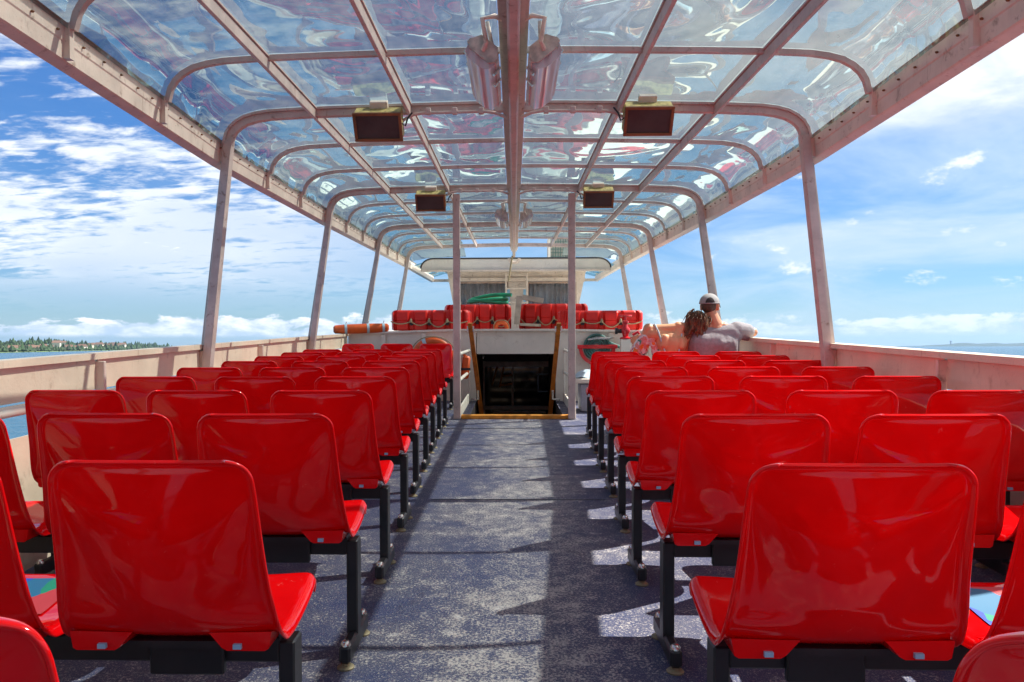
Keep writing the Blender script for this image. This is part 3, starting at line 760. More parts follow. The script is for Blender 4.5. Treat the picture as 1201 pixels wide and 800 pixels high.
# shell with thickness
def solid_shell():
    b_ = shell_mesh(); tmp = b_.build('shell_tmp', M['seat'])
    mo = tmp.modifiers.new('s', 'SOLIDIFY'); mo.thickness = 0.007; mo.offset = 0; mo.use_even_offset = False
    bv = tmp.modifiers.new('d', 'SUBSURF'); bv.levels = 1; bv.render_levels = 1
    dg = bpy.context.evaluated_depsgraph_get(); me = bpy.data.meshes.new_from_object(tmp.evaluated_get(dg))
    old = tmp.data; bpy.data.objects.remove(tmp); bpy.data.meshes.remove(old)
    me.name = 'seat_shell'; me.polygons.foreach_set('use_smooth', [True]*len(me.polygons)); return me
SHELL = solid_shell()
def part_mesh(mb, name, mat, smooth=False):
    o = mb.build(name, mat, None, smooth); me = o.data; bpy.data.objects.remove(o); return me
LUGS, CLIPS = [], []
for sg in (-1, 1):
    # moulded lugs under the rear of the shell
    b = MB(); vs = []
    for yy, zt_ in ((0.076, 0.430), (0.155, 0.412)):
        for x, z in ((0.080, zt_-0.004), (0.212, zt_-0.002), (0.206, 0.393), (0.198, 0.388), (0.118, 0.388), (0.108, 0.394)): vs.append((sg*x, yy, z))
    b.add(vs, [(0, 1, 2, 3, 4, 5), (11, 10, 9, 8, 7, 6)] + [(k, (k+1) % 6, 6+(k+1) % 6, 6+k) for k in range(6)])
    LUGS.append(part_mesh(b, 'mounting_lug', M['seat']))
    b = MB(); b.box((sg*0.142, 0.073, 0.399), (0.017, 0.010, 0.010)); CLIPS.append(part_mesh(b, 'clip', M['clip']))
b = MB()
rows = []
for q in range(9):
    i = lerp(10.8, 13.4, q/8); y, z, w = seat_point(i, 0)
    rows.append([Vector((a*w*0.62, y, z-0.012*(1-abs(a*0.62)**2.2)+0.007)) for a in (-1, -0.6, -0.2, 0.2, 0.6, 1)])
b.grid(rows); PAD = part_mesh(b, 'seat_pad', M['pad'], 'all')
def leg_meshes():
    p = MB(); p.box((0, 0.205, 0.205), (0.036, 0.062, 0.33), None, 0.004)
    p.box((0, 0.205, 0.046), (0.036, 0.30, 0.056), None, 0.008)
    post = part_mesh(p, 'leg', M['black'])
    caps, feet = [], []
    for yy in (0.075, 0.335):
        k = MB(); k.lathe([(0.016, 0.062), (0.015, 0.071), (0.010, 0.078), (0.003, 0.080)], (0, yy, 0.008), 'Z', 12); caps.append(part_mesh(k, 'bolt_cap', M['steel'], True))
        k = MB(); k.lathe([(0.026, 0.0), (0.027, 0.005), (0.022, 0.009), (0.012, 0.011), (0.012, 0.020)], (0, yy, 0.0), 'Z', 14); feet.append(part_mesh(k, 'foot', M['brass'], True))
    return post, caps, feet
LEG, CAP, FOOT = leg_meshes()
def mk(name, me, parent, loc=(0, 0, 0), sc=None):
    o = bpy.data.objects.new(name, me); col.objects.link(o); o.parent = parent; o.location = loc
    if sc: o.scale = sc
    return o
def beam_mesh(L):
    p = MB(); p.box((0, 0.20, 0.352), (L, 0.056, 0.058), None, 0.004)
    return part_mesh(p, 'crossbeam', M['black'])
p_ = MB(); p_.box((0, 0.165, 0.345), (0.165, 0.02, 0.088), None, 0.004); p_.box((0, 0.20, 0.393), (0.22, 0.20, 0.014)); BRK = part_mesh(p_, 'mounting_plate', M['black'])
ORD = ['nearest', 'second', 'third', 'fourth', 'fifth', 'sixth', 'seventh', 'eighth', 'ninth', 'tenth']
def seat_row(label, group, xa, ytop, d, sgn, n=3, sx=1.0, flip=False, pads=(), padlabel=None):
    """xa: x of the aisle seat's middle; sgn: direction in which the row runs away from the aisle"""
    t = thing('seat_row', label, 'bench seating', (xa, ytop, 0), group, math.pi if flip else 0.0)
    f = -1 if flip else 1
    for k in range(n):
        s = mk('seat', SHELL, t, (sgn*k*d*f, rnd.uniform(-0.004, 0.004), 0), (sx, 1, 1)); s.rotation_euler = (R(rnd.uniform(-0.5, 0.5)), R(rnd.uniform(-0.25, 0.25)), R(rnd.uniform(-0.7, 0.7)))
        for me in LUGS: mk('mounting_lug', me, s)
        for me in CLIPS: mk('clip', me, s)
        if k in pads:
            q = mk('seat_pad', PAD, s); q['label'] = 'bright blue and green patterned seat pad'
        mk('mounting_plate', BRK, t, (sgn*k*d*f, 0, 0))
    L = (n-1)*d + 0.40; o = mk('crossbeam', BEAMS.setdefault(round(L, 3), None) or BEAMS.__setitem__(round(L, 3), beam_mesh(L)) or BEAMS[round(L, 3)], t, (sgn*f*(n-1)*d/2, 0, 0))
    for x in (-0.215, (n-1)*d+0.20):
        g = mk('leg', LEG, t, (sgn*f*x, 0, 0))
        for me in CAP: mk('bolt_cap', me, g)
        for me in FOOT: mk('foot', me, g)
    return t
BEAMS = {}
Lc = {1: 175, 2: 313, 3: 378, 4: 417, 5: 441, 6: 460, 7: 473.5, 8: 485, 9: 495}
Rc = {1: 1011, 2: 886, 3: 821, 4: 787, 5: 763.6, 6: 745, 7: 732, 8: 721.5}
S = 0.783
GRP_L = 'rows of red seats left of the aisle facing forward'; GRP_R = 'rows of red seats right of the aisle facing forward'
x0 = pt(65, 740, Y=0.70).x - 0.205
seat_row('nearest red seats left of the aisle, only a corner at the photo edge', GRP_L, x0, 0.70, 0.505, -1, pads=(1,))
x0 = pt(1108, 760, Y=0.70).x + 0.212
seat_row('nearest red seats right of the aisle, only a corner at the photo edge', GRP_R, x0, 0.68, 0.55, 1, sx=1.05, pads=(1,))
for n in range(1, 10):
    Y = S*(0.9+n); X = pt(Lc[n], 500, Y=Y).x
    seat_row('%s row of red plastic seats from the camera, left of the aisle' % ORD[n], GRP_L, X, Y, (0.503 if n == 1 else 0.495 if n == 2 else 0.505), -1, pads=((1,) if n < 4 else ()))
for n in range(1, 9):
    Y = S*(0.9+n)-0.01+0.012*n*0.2; X = pt(Rc[n], 500, Y=Y).x
    lab = '%s row of red plastic seats from the camera, right of the aisle' % ORD[n]
    if n == 8: lab = 'last row of red plastic seats right of the aisle, where the couple sits'
    seat_row(lab, GRP_R, X, Y, (0.526 if n == 1 else 0.516 if n == 2 else 0.55), 1, sx=1.05, pads=((1,) if n < 4 else ()))
seat_row('row of red seats facing back towards the camera, before the left white bulkhead', 'seats facing aft', pt(511, 402, Y=9.72).x, 9.72, 0.495, -1, flip=True)

# ------------------------------------------------------------------ bulkhead, stairs
t = thing('bulkhead', 'cream painted bulkhead wall with cap ledge across the front of the seating deck', 'ship wall', (0, YB, 0))
zc = lambda x: interp(x, [-2.3, -0.9, 0.6, 2.3], [0.915, 0.965, 0.965, 0.93])
def wallpiece(name, x0, x1, z0, y0=YB, th=0.04, par=t):
    b_ = MB(); a, c = zc(x0)-0.01, zc(x1)-0.01
    vs = [(x0, y0, z0), (x1, y0, z0), (x1, y0, c), (x0, y0, a), (x0, y0+th, z0), (x1, y0+th, z0), (x1, y0+th, c), (x0, y0+th, a)]
    b_.add(vs, [(0, 1, 2, 3), (4, 7, 6, 5), (0, 4, 5, 1), (1, 5, 6, 2), (2, 6, 7, 3), (3, 7, 4, 0)]); return b_.build(name, M['white'], par)
wallpiece('wall_panel', -2.27, -1.235, 0.0); wallpiece('wall_panel', -1.225, HX0-0.003, 0.0)
wallpiece('wall_panel', HX1+0.003, 1.30, 0.0); wallpiece('wall_panel', 1.31, 2.27, 0.0)
wallpiece('header_panel', -0.51, 0.555, 0.645, YB+0.02, 0.05)
b_ = MB(); b_.box((0.022, YB+0.08, 0.645), (1.06, 0.12, 0.012)); b_.build('header_flange', M['white'], t)
for x in (-1.23, 1.305, -1.78, 1.85):
    b_ = MB(); b_.box((x, YB-0.017, zc(x)/2-0.01), (0.06, 0.03, zc(x)-0.03), None, 0.003); b_.build('stiffener', M['white'], t)
b_ = MB(); b_.sweep([(x, YB+0.0, zc(x)) for x in (-2.27, -0.9, 0.6, 2.27)], [(-0.05, -0.012), (0.07, -0.012), (0.07, 0.014), (-0.05, 0.014)], (0, 1, 0)); b_.build('cap_ledge', M['white'], t)
# stairway
st = thing('stairway', 'dark stairway going down through the deck behind a wooden threshold', 'stairs', (0.03, HY0, 0))
for k in range(8):
    z = -0.19*(k+1); y = HY0+0.06+0.27*k
    b_ = MB(); b_.box((0.03, y+0.16, z), (HX1-HX0-0.04, 0.28, 0.035), None, 0.004); s = b_.build('step', M['darkframe'], st)
    b_ = MB(); b_.box((0.03, y+0.022, z+0.019), (HX1-HX0-0.06, 0.03, 0.006)); b_.build('nosing', M['brass'], s)
for x, nm in ((HX0-0.012, 'side_wall'), (HX1+0.012, 'side_wall')):
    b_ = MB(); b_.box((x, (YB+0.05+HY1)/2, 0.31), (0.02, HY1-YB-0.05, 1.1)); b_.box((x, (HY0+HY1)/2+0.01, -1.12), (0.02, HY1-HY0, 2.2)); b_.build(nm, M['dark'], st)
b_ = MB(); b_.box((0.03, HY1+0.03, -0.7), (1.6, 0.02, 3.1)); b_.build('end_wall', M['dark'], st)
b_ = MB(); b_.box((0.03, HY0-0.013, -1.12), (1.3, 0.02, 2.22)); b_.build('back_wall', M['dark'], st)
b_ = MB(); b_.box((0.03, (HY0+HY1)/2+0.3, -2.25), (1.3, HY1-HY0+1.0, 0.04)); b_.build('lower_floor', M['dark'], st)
b_ = MB(); b_.box((0.03, HY0-0.045, 0.022), (1.24, 0.085, 0.045), None, 0.006); b_.build('threshold', M['threshold'], st)
# white side rails on the deck beside the opening
for sg, x in ((-1, -0.61), (1, 0.67)):
    r_ = thing('stair_railing', 'white tube railing on the %s side of the stair opening' % ('left' if sg < 0 else 'right'), 'railing', (x, 9.4, 0), 'white railings beside the stairs')
    for z in (0.72, 0.43):
        b_ = MB(); b_.tube([(x, 8.50, z), (x, 10.40, z-0.03)], 0.020, 10); b_.build('rail', M['white'], r_, True)
    b_ = MB(); b_.box((x, 9.45, 0.062), (0.02, 1.9, 0.12), None, 0.002); b_.build('kick_plate', M['white'], r_)
    for y in (10.36,):
        b_ = MB(); b_.tube([(x, y, 0.0), (x, y, 0.72)], 0.016, 10); b_.build('upright', M['white'], r_, True)
# varnished handrails going down
for (u0, u1, nm) in ((551.0, 565.0, 'left'), (655.5, 645.0, 'right')):
    A = pt(u0, 379, Y=10.02); B = pt(u1, 487, Y=10.36)
    h = thing('handrail', 'varnished wooden handrail sloping down the %s side of the dark stairway' % nm, 'handrail', B, 'wooden handrails of the stairway')
    b_ = MB(); b_.sweep([A, B], [(-0.028, -0.025), (0.028, -0.025), (0.028, 0.025), (-0.028, 0.025)], (1, 0, 0)); b_.build('rail', M['wood'], h)
    C_ = A.lerp(B, 0.06); b_ = MB(); b_.box(C_, (0.095, 0.03, 0.07)); b_.build('bracket', M['steel'], h)
    C_ = A.lerp(B, 0.72); sgx = -1 if nm == 'left' else 1
    b_ = MB(); b_.tube([C_+Vector((0, -0.03, 0)), C_+Vector((0, -0.03, -0.12)), C_+Vector((sgx*0.1, -0.03, -0.12))], 0.016, 8); b_.build('bracket', M['steel'], h, True)
# glazed door at the foot of the stairs
YD = HY1-0.06
D = thing('glass_door', 'dark glazed door with brown frames at the foot of the stairs', 'door', (0.03, YD, -1.9))
def px(u, v): return pt(u, v, Y=YD)
a, c = px(568, 424), px(649, 500)
zt_, zb_ = px(600, 425).z, -2.2
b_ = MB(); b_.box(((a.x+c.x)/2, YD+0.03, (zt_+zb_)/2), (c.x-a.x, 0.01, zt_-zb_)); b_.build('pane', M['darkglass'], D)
for (u0, v0, u1, v1) in ((566, 424, 651, 430), (566, 476, 651, 480.5), (600, 430, 602.5, 476), (566, 430, 569, 500), (648, 430, 651, 500), (578, 482, 640, 484.5), (578, 487, 640, 490)):
    p0, p1 = px(u0, v0), px(u1, v1)
    b_ = MB(); b_.box((p0+p1)/2, (abs(p1.x-p0.x), 0.05, abs(p1.z-p0.z)), None, 0.004); b_.build('frame', M['darkframe'], D)
p0, p1 = px(631, 439), px(645, 459)
for (ua, va, ub, vb) in ((583, 431, 577, 452), (591, 430, 586, 454), (588, 441, 601, 440), (587, 452, 601, 450)):
    A, B = pt(ua, va, Y=YD-0.12), pt(ub, vb, Y=YD-0.12); b_ = MB(); b_.tube([A, B], 0.016, 6); b_.build('rail_reflection', M['wood'], D, True)  # brown tubes shaped as the stair rails' reflection in the door glass
nb = MB(); w_, h_ = abs(p1.x-p0.x), abs(p1.z-p0.z); c0 = (p0+p1)/2
for dx, dz, sx_, sz_ in ((0, h_/2, w_, 0.02), (0, -h_/2, w_, 0.02), (-w_/2, 0, 0.02, h_), (w_/2, 0, 0.02, h_)): nb.box(c0+Vector((dx, -0.03, dz)), (sx_, 0.012, sz_))
nb.build('notice_frame', M['grey'], D)
b_ = MB(); b_.box((0.03, YD-0.02, (zt_+0.645)/2+0.01), (1.26, 0.06, 0.645-zt_-0.02)); b_.build('transom', M['dark'], D)
for u in (566.5, 645.5):
    p0 = px(u, 419); b_ = MB(); b_.lathe([(0.05, 0), (0.05, 0.03), (0.02, 0.06)], p0+Vector((0, -0.1, 0)), 'Y', 12, Matrix.Rotation(math.pi, 3, 'X')); b_.build('stair_lamp', M['steel'], D, True)

# ------------------------------------------------------------------ wheelhouse
YW = 16.25
W = thing('wheelhouse', 'pinkish cream wheelhouse with curtained windows at the far end of the canopy', 'wheelhouse', (0, YW, 0.93))
def pw(u, v, dy=0): return pt(u, v, Y=YW+dy)
# canopy end fascia with rounded upper corners
yf = 15.68
f0 = pt(493.5, 318.5, Y=yf); f1 = pt(716.5, 316.5, Y=yf); ft = pt(604, 303.5, Y=yf).z
b_ = MB(); r_ = 0.2; pts = [(f0.x, f0.z)]
for k in range(7): a_ = math.pi - k/6*math.pi/2; pts.append((f0.x+r_*1.3+r_*1.3*math.cos(a_), ft-r_+r_*math.sin(a_)))
for k in range(7): a_ = math.pi/2 - k/6*math.pi/2; pts.append((f1.x-r_*1.3+r_*1.3*math.cos(a_), ft-r_+r_*math.sin(a_)))
pts.append((f1.x, f0.z)); n = len(pts)
b_.add([(x, y, z) for y in (yf, yf+0.06) for x, z in pts], [tuple(range(n)), tuple(range(2*n-1, n-1, -1))] + [(k, (k+1) % n, n+(k+1) % n, n+k) for k in range(n)])
b_.build('fascia', M['white'], W)
b_ = MB(); b_.tube([(x, yf-0.004, z+0.012) for x, z in pts[1:-1]], 0.016, 8); b_.build('rubber_seal', M['black'], W, True)
b_ = MB(); b_.box(((f0.x+f1.x)/2, yf-0.02, f0.z+0.01), (f1.x-f0.x, 0.06, 0.035)); b_.build('fascia_lip', M['cream'], W)
b_ = MB(); b_.box((0.03, 18.0, 2.30), (3.2, 4.4, 0.06)); b_.box((0.03, 18.0, 2.16), (3.0, 4.3, 0.05)); b_.build('roof', M['white'], W)
# back wall with window openings: pieces around them
def wall(u0, v0, u1, v1, name='wall', mat='cream', th=0.06, dy=0):
    p0, p1 = pw(u0, v0, dy), pw(u1, v1, dy); b_ = MB(); c = (p0+p1)/2
    b_.box((c.x, YW+dy+th/2, c.z), (abs(p1.x-p0.x), th, abs(p1.z-p0.z))); return b_.build(name, M[mat], W)
wall(526, 314, 686, 330.5); wall(596, 330.5, 618, 362); wall(532, 362.3, 681, 392)
wall(537, 326, 674, 329.5, 'window_hood', 'cream', 0.05, -0.06)
for sg, (ua, va, ub, vb, w0, w1) in ((-1, (524.5, 319, 532.5, 362, 12, 9)), (1, (687, 318, 678, 362, -13, -9))):
    A, B = pw(ua, va), pw(ub, vb); b_ = MB()
    a2, b2 = pw(ua+w0, va), pw(ub+w1, vb)
    b_.add([A+Vector((0, -0.02, 0)), a2+Vector((0, -0.02, 0)), b2+Vector((0, -0.02, 0)), B+Vector((0, -0.02, 0)), A+Vector((0, 3, 0)), a2+Vector((0, 3, 0)), b2+Vector((0, 3, 0)), B+Vector((0, 3, 0))], [(0, 1, 2, 3), (4, 7, 6, 5), (0, 4, 5, 1), (1, 5, 6, 2), (2, 6, 7, 3), (3, 7, 4, 0)])
    b_.build('corner_post', M['cream'], W)
for (u0, u1) in ((537, 595.5), (618.5, 676)):
    p0, p1 = pw(u0, 331), pw(u1, 361); x0_, x1_ = p0.x, p1.x; z1_, z0_ = p0.z, p1.z
    fr = MB()
    for c, s in ((((x0_+x1_)/2, z1_-0.015), (x1_-x0_, 0.03)), (((x0_+x1_)/2, z0_+0.015), (x1_-x0_, 0.03)), ((x0_+0.015, (z0_+z1_)/2), (0.03, z1_-z0_-0.062)), ((x1_-0.015, (z0_+z1_)/2), (0.03, z1_-z0_-0.062))):
        fr.box((c[0], YW-0.005, c[1]), (s[0], 0.04, s[1]))
    wn = fr.build('window', M['darkframe'], W)
    b_ = MB(); b_.add([(x0_+0.03, YW+0.01, z0_+0.03), (x1_-0.03, YW+0.01, z0_+0.03), (x1_-0.03, YW+0.01, z1_-0.03), (x0_+0.03, YW+0.01, z1_-0.03)], [(0, 1, 2, 3)]); b_.build('pane', M['pane'], wn)
    b_ = MB(); N = 72; rows = []
    for z in (z1_-0.02, (z0_+z1_)/2, z0_):
        row = []
        for k in range(N+1):
            tt = k/N; row.append(Vector((lerp(x0_+0.0, x1_-0.0, tt), YW+0.13+0.028*math.sin(tt*62+2.0*math.sin(tt*9))+0.01*math.sin(tt*23), z)))
        rows.append(row)
    b_.grid(rows); b_.build('curtain', M['curtain'], wn, 'all')
b_ = MB(); b_.box((0.03, YW+1.6, 1.4), (2.4, 0.05, 1.5)); b_.build('inner_wall', M['dark'], W)
# twin round horns below the fascia
hn = thing('horn', 'pair of small round horns under the white fascia, right of the beam', 'ship horn', pw(641, 318, -0.1))
for u in (637.5, 645):
    p = pw(u, 318.5, -0.15); b_ = MB(); b_.lathe([(0.065, -0.02), (0.06, 0.0), (0.03, 0.03), (0.022, 0.12)], p, 'Y', 16); b_.build('bell', M['cream'], hn, True)
# ladder on the wheelhouse wall
ld = thing('ladder', 'narrow cream ladder fixed upright to the middle of the wheelhouse wall', 'ladder', pw(606, 372, -0.18))
for u in (593.5, 618): 
    a_, c_ = pw(u, 320.5, -0.18), pw(u, 390, -0.18); b_ = MB(); b_.tube([a_, c_], 0.019, 8); b_.build('side_rail', M['cream'], ld, True)
for v in (322.5, 338.5, 355):
    a_, c_ = pw(593.5, v, -0.18), pw(618, v, -0.18); b_ = MB(); b_.tube([a_, c_], 0.017, 8); b_.build('rung', M['cream'], ld, True)
for u in (596.5, 615.5):
    a_ = pw(u, 350, -0.06)
    b_ = MB(); b_.box(a_, (0.06, 0.02, 0.42)); tag(b_.build('notice_board', M['clip'], None, loc=a_), 'slim pale blue board standing behind the ladder, %s of the mullion' % ('left' if u < 600 else 'right'), 'board', 'blue boards behind the ladder')
# rope hanging from the beam's end
c_ = pt(598.5, 303, Y=15.3)
b_ = MB(); b_.tube([pt(601, 300, Y=15.3), pt(599, 312, Y=15.3), pt(598, 320, Y=15.3), pt(596.5, 330, Y=15.3)], 0.018, 8); tag(b_.build('pull_cord', M['rope'], None, True, loc=c_), 'short knotted cord hanging from the end of the ceiling beam', 'cord')
b_ = MB(); pts = [pt(603+6*math.cos(a_), 303+5*math.sin(a_), Y=15.4) for a_ in [k/10*math.pi for k in range(11)]]; b_.tube(pts, 0.03, 8); tag(b_.build('cable_loop', M['cream'], None, True, loc=pts[0]), 'looped cable end hanging below the far end of the ceiling beam', 'cable')
# wire cage standing on the wheelhouse roof
p0, p1 = pt(644, 279, Y=17), pt(671, 304, Y=17)
cg = thing('wire_cage', 'green wire mesh cage with pale frame on the wheelhouse roof', 'cage', ((p0.x+p1.x)/2, 17, 2.33))
b_ = MB()
for x in (p0.x, p1.x):
    for y in (16.9, 17.4): b_.box((x, y, (2.33+p0.z)/2), (0.05, 0.05, p0.z-2.33))
b_.build('frame', M['white'], cg)
b_ = MB(); n = 9
for k in range(n):
    x = lerp(p0.x+0.03, p1.x-0.03, k/(n-1)); b_.box((x, 17.0, (2.33+p0.z)/2), (0.012, 0.012, p0.z-2.34))
for k in range(8):
    z = lerp(2.36, p0.z-0.01, k/7); b_.box(((p0.x+p1.x)/2, 17.015, z), (p1.x-p0.x, 0.012, 0.012))
b_.build('mesh', M['hose_dark'], cg)
b_ = MB(); b_.box(((p0.x+p1.x)/2, 17.3, (2.34+p0.z)/2), (p1.x-p0.x-0.06, 0.3, p0.z-2.36)); b_.build('canvas_load', M['board'], cg)

# ------------------------------------------------------------------ red rescue floats and gear on the ledge
def rescue_float(u0, u1, vt, vb, y, depth, label, lobes, shade='float', zb=None):
    p0, p1 = pt(u0, vb, Y=y), pt(u1, vt, Y=y); x0_, x1_ = p0.x, p1.x; z0_, z1_ = (zb if zb is not None else p0.z), p1.z
    cx_ = (x0_+x1_)/2; t = thing('rescue_float', label, 'rescue float', (cx_, y+depth/2, z0_), 'red rescue floats stacked on the ledge')
    w = x1_-x0_; h = z1_-z0_
    # outline of the body seen from above, lobes separated by grooves; rounded over in height
    def outline(ins):
        pts = []
        N = lobes*20
        for k in range(N+1):
            tt = k/N; ph = (tt*lobes) % 1.0; g = 0.05*min(1.0, max(0.0, (abs(ph-0.5)-0.30)/0.07)) if 0 < tt < 1 else 0.0
            pts.append((lerp(x0_+ins+0.05, x1_-ins-0.05, tt), y+ins+g))
        for k in range(1, 7): a_ = -math.pi/2+k/7*math.pi/2; pts.append((x1_-ins-0.05+0.05*math.cos(a_), y+ins+0.05+0.05*math.sin(a_)))
        for k in range(1, 6): tt = k/6; pts.append((x1_-ins-0.02*max(0, math.cos(tt*4*math.pi))**2, lerp(y+ins+0.05, y+depth-ins-0.05, tt)))
        for k in range(N+1):
            tt = 1-k/N; ph = (tt*lobes) % 1.0; g = 0.05*min(1.0, max(0.0, (abs(ph-0.5)-0.30)/0.07)) if 0 < tt < 1 else 0.0
            pts.append((lerp(x0_+ins+0.05, x1_-ins-0.05, tt), y+depth-ins-g))
        for k in range(1, 6): tt = 1-k/6; pts.append((x0_+ins+0.02*max(0, math.cos(tt*4*math.pi))**2, lerp(y+ins+0.05, y+depth-ins-0.05, tt)))
        return pts
    lev = [(0.03, 0.0), (0.005, 0.06*h), (0.0, 0.2*h), (0.0, 0.48*h), (0.008, 0.5*h), (0.0, 0.52*h), (0.0, 0.84*h), (0.010, 0.94*h), (0.035, h)]
    rows = [[Vector((a, c, z0_+dz)) for a, c in outline(i_)] for i_, dz in lev]
    b_ = MB(); n = len(rows[0]); vs = [q for r_ in rows for q in r_]; fs = []
    for i in range(len(rows)-1):
        for k in range(n): fs.append((i*n+k, i*n+(k+1) % n, (i+1)*n+(k+1) % n, (i+1)*n+k))
    fs.append(tuple(range(n))); fs.append(tuple((len(rows)-1)*n+k for k in range(n)))
    b_.add(vs, fs); b_.build('body', M[shade], t, True)
    # black handhold recess and grab line swags
    for k in range(lobes):
        if k == 0: continue
        x = lerp(x0_+0.05, x1_-0.05, k/lobes)
        b_ = MB(); b_.box((x, y+0.012, z0_+0.34*h), (0.05, 0.03, 0.16*h), None, 0.006); b_.build('handhold', M['black'], t)
    pts = []
    xs_ = [x0_+0.02] + [lerp(x0_+0.05, x1_-0.05, k/lobes) for k in range(1, lobes)] + [x1_-0.02]
    for k in range(len(xs_)-1):
        for q in range(10):
            tt = q/10; x = lerp(xs_[k], xs_[k+1], tt); sag = (0.20+0.10*math.sin(k*2.3+x0_*5))*h*(1-(2*tt-1)**2)
            pts.append((x, y-0.02, z0_+0.46*h-sag))
    pts.append((xs_[-1], y-0.02, z0_+0.46*h))
    b_ = MB(); b_.tube(pts, 0.008, 8); b_.build('grab_line', M['rope'], t, True)
    for x in xs_[1:-1]:
        b_ = MB(); b_.lathe([(0.018, -0.02), (0.02, 0.0), (0.01, 0.03), (0.002, 0.035)], (x, y-0.02, z0_+0.47*h), 'Z', 10); b_.build('rope_knot', M['rope'], t, True)
    return t
rescue_float(457, 550, 363.5, 388, 10.62, 0.9, 'bright red rescue float with rope swags, nearer one left of the stairs', 4, zb=0.955)
rescue_float(520, 599.5, 357, 383, 11.75, 0.9, 'bright red rescue float under the green hose, farther one left of the stairs', 4, zb=0.935)
rescue_float(657, 754.5, 364, 386, 10.62, 0.9, 'orange red rescue float with rope swags beside the red hydrant', 4, zb=0.955)
rescue_float(609, 690, 356, 382, 11.75, 0.9, 'dark red rescue float right of the grey board stand', 4, zb=0.935)
# bundle of red straps at the near right float's end
t = thing('strap_bundle', 'bundle of hanging red straps at the end of the right float by the stairs', 'straps', pt(661, 385, Y=10.52))
for k in range(5):
    u = 657.5+k*2.2; b_ = MB(); b_.tube([pt(u, 364, Y=10.55), pt(u-1+rnd.uniform(-1, 1), 374, Y=10.52), pt(u-2, 385.5, Y=10.50)], 0.012, 6); b_.build('strap', M['float'], t, True)
# green hose on the rear left float
b_ = MB(); pts = []
base = pt(572, 352, Y=12.0)
for q in range(64):
    tt = q/63; a_ = tt*2*math.pi*2.0
    pts.append(Vector((base.x+0.30*math.cos(a_+2.6), 12.15+0.20*math.sin(a_+2.6), 1.385+0.022*math.sin(a_*1.5)+0.05*tt)))
e0 = pts[-1]; e1 = pt(600, 346, Y=12.0)
for q in range(1, 9): pts.append(e0.lerp(e1, q/8)+Vector((0, 0, 0.03*math.sin(q/8*math.pi))))
b_.tube(pts, 0.030, 10); tag(b_.build('hose', M['hose'], None, True, loc=base), 'bright green hose coiled on the farther left red float', 'hose')
# grey board stand between the floats
t = thing('board_stand', 'weathered grey stand of three boards between the two farther red floats', 'stand', pt(607, 382, Y=11.6))
for (ua, va, ub, vb, w) in ((609, 347.5, 606, 380.5, 0.085), (609, 348.5, 637, 353, 0.07), (606, 380.5, 634, 381.5, 0.04)):
    A, B = pt(ua, va, Y=11.6), pt(ub, vb, Y=11.6)
    if ub > 620: A = A+Vector((0.047, 0, 0))
    b_ = MB(); b_.sweep([A, B], [(-0.14, -w/2), (0.14, -w/2), (0.14, w/2), (-0.14, w/2)], (0, 1, 0)); b_.build('board', M['board'], t)
# lifebuoys
def torus(mb, c, Rr, r, rot, a0=0, a1=2*math.pi, n=36, m_=12):
    rows = []; full_ = abs(a1-a0-2*math.pi) < 1e-6
    for i in range(n+1):
        a_ = lerp(a0, a1, i/n); d = Vector((math.cos(a_), 0, math.sin(a_)))
        rows.append([Vector(c)+rot @ (d*(Rr+r*math.cos(2*math.pi*k/m_)) + Vector((0, 0.8*r*math.sin(2*math.pi*k/m_), 0))) for k in range(m_+1)])
    mb.grid(rows)
def lifebuoy(c, Rr, r, rot, label, a_bands=(R(95), R(5), R(185), R(275))):
    t = thing('lifebuoy', label, 'lifebuoy', c, 'orange lifebuoys')
    b_ = MB(); torus(b_, c, Rr, r, rot); b_.build('ring', M['orange'], t, 'all')
    for a_ in a_bands:
        b_ = MB(); torus(b_, c, Rr, r*1.04, rot, a_-0.09, a_+0.09, 4); b_.build('band', M['band'], t, 'all')
    b_ = MB(); pts = [Vector(c)+rot @ (Vector((math.cos(q), 0, math.sin(q)))*(Rr+r*1.1+0.012*abs(math.sin(2*q)))) for q in [k/48*2*math.pi for k in range(48)]]; b_.tube(pts, 0.007, 6, closed=True); b_.build('grab_line', M['rope'], t, True)
I3 = Matrix.Identity(3)
lifebuoy(pt(508, 421, Y=10.28), 0.235, 0.062, Matrix.Rotation(R(8), 3, 'X'), 'orange lifebuoy leaning on the bulkhead behind the seats that face aft', (R(115), R(30), R(205), R(300)))
lifebuoy(pt(588, 382.5, Y=11.2)+Vector((0, 0, -0.03)), 0.085, 0.028, Matrix.Rotation(R(20), 3, 'Z'), 'small orange ring lying upright between the floats above the stair header', ())
# orange roll on the left bulwark
A, B = pt(391, 386.6, Y=10.25), pt(456, 384.4, Y=10.45)
t = thing('orange_roll', 'rolled orange canvas bundle with pale straps on the left rail corner', 'bundle', (A+B)/2)
d = (B-A); b_ = MB(); b_.tube([A, A+d*0.03, A+d*0.2, A+d*0.5, A+d*0.8, A+d*0.97, B], [0.035, 0.056, 0.064, 0.066, 0.064, 0.058, 0.035], 16); b_.build('roll', M['orange'], t, True)
for k in (0.22, 0.62, 0.9):
    b_ = MB(); b_.tube([A+d*(k-0.022), A+d*(k+0.022)], 0.068, 16); b_.build('strap', M['band'], t, True)
    b_ = MB(); b_.tube([A+d*k+Vector((0, 0, 0.06)), A+d*k+Vector((0.01, 0, 0.10))], 0.006, 6); b_.build('buckle', M['steel'], t)
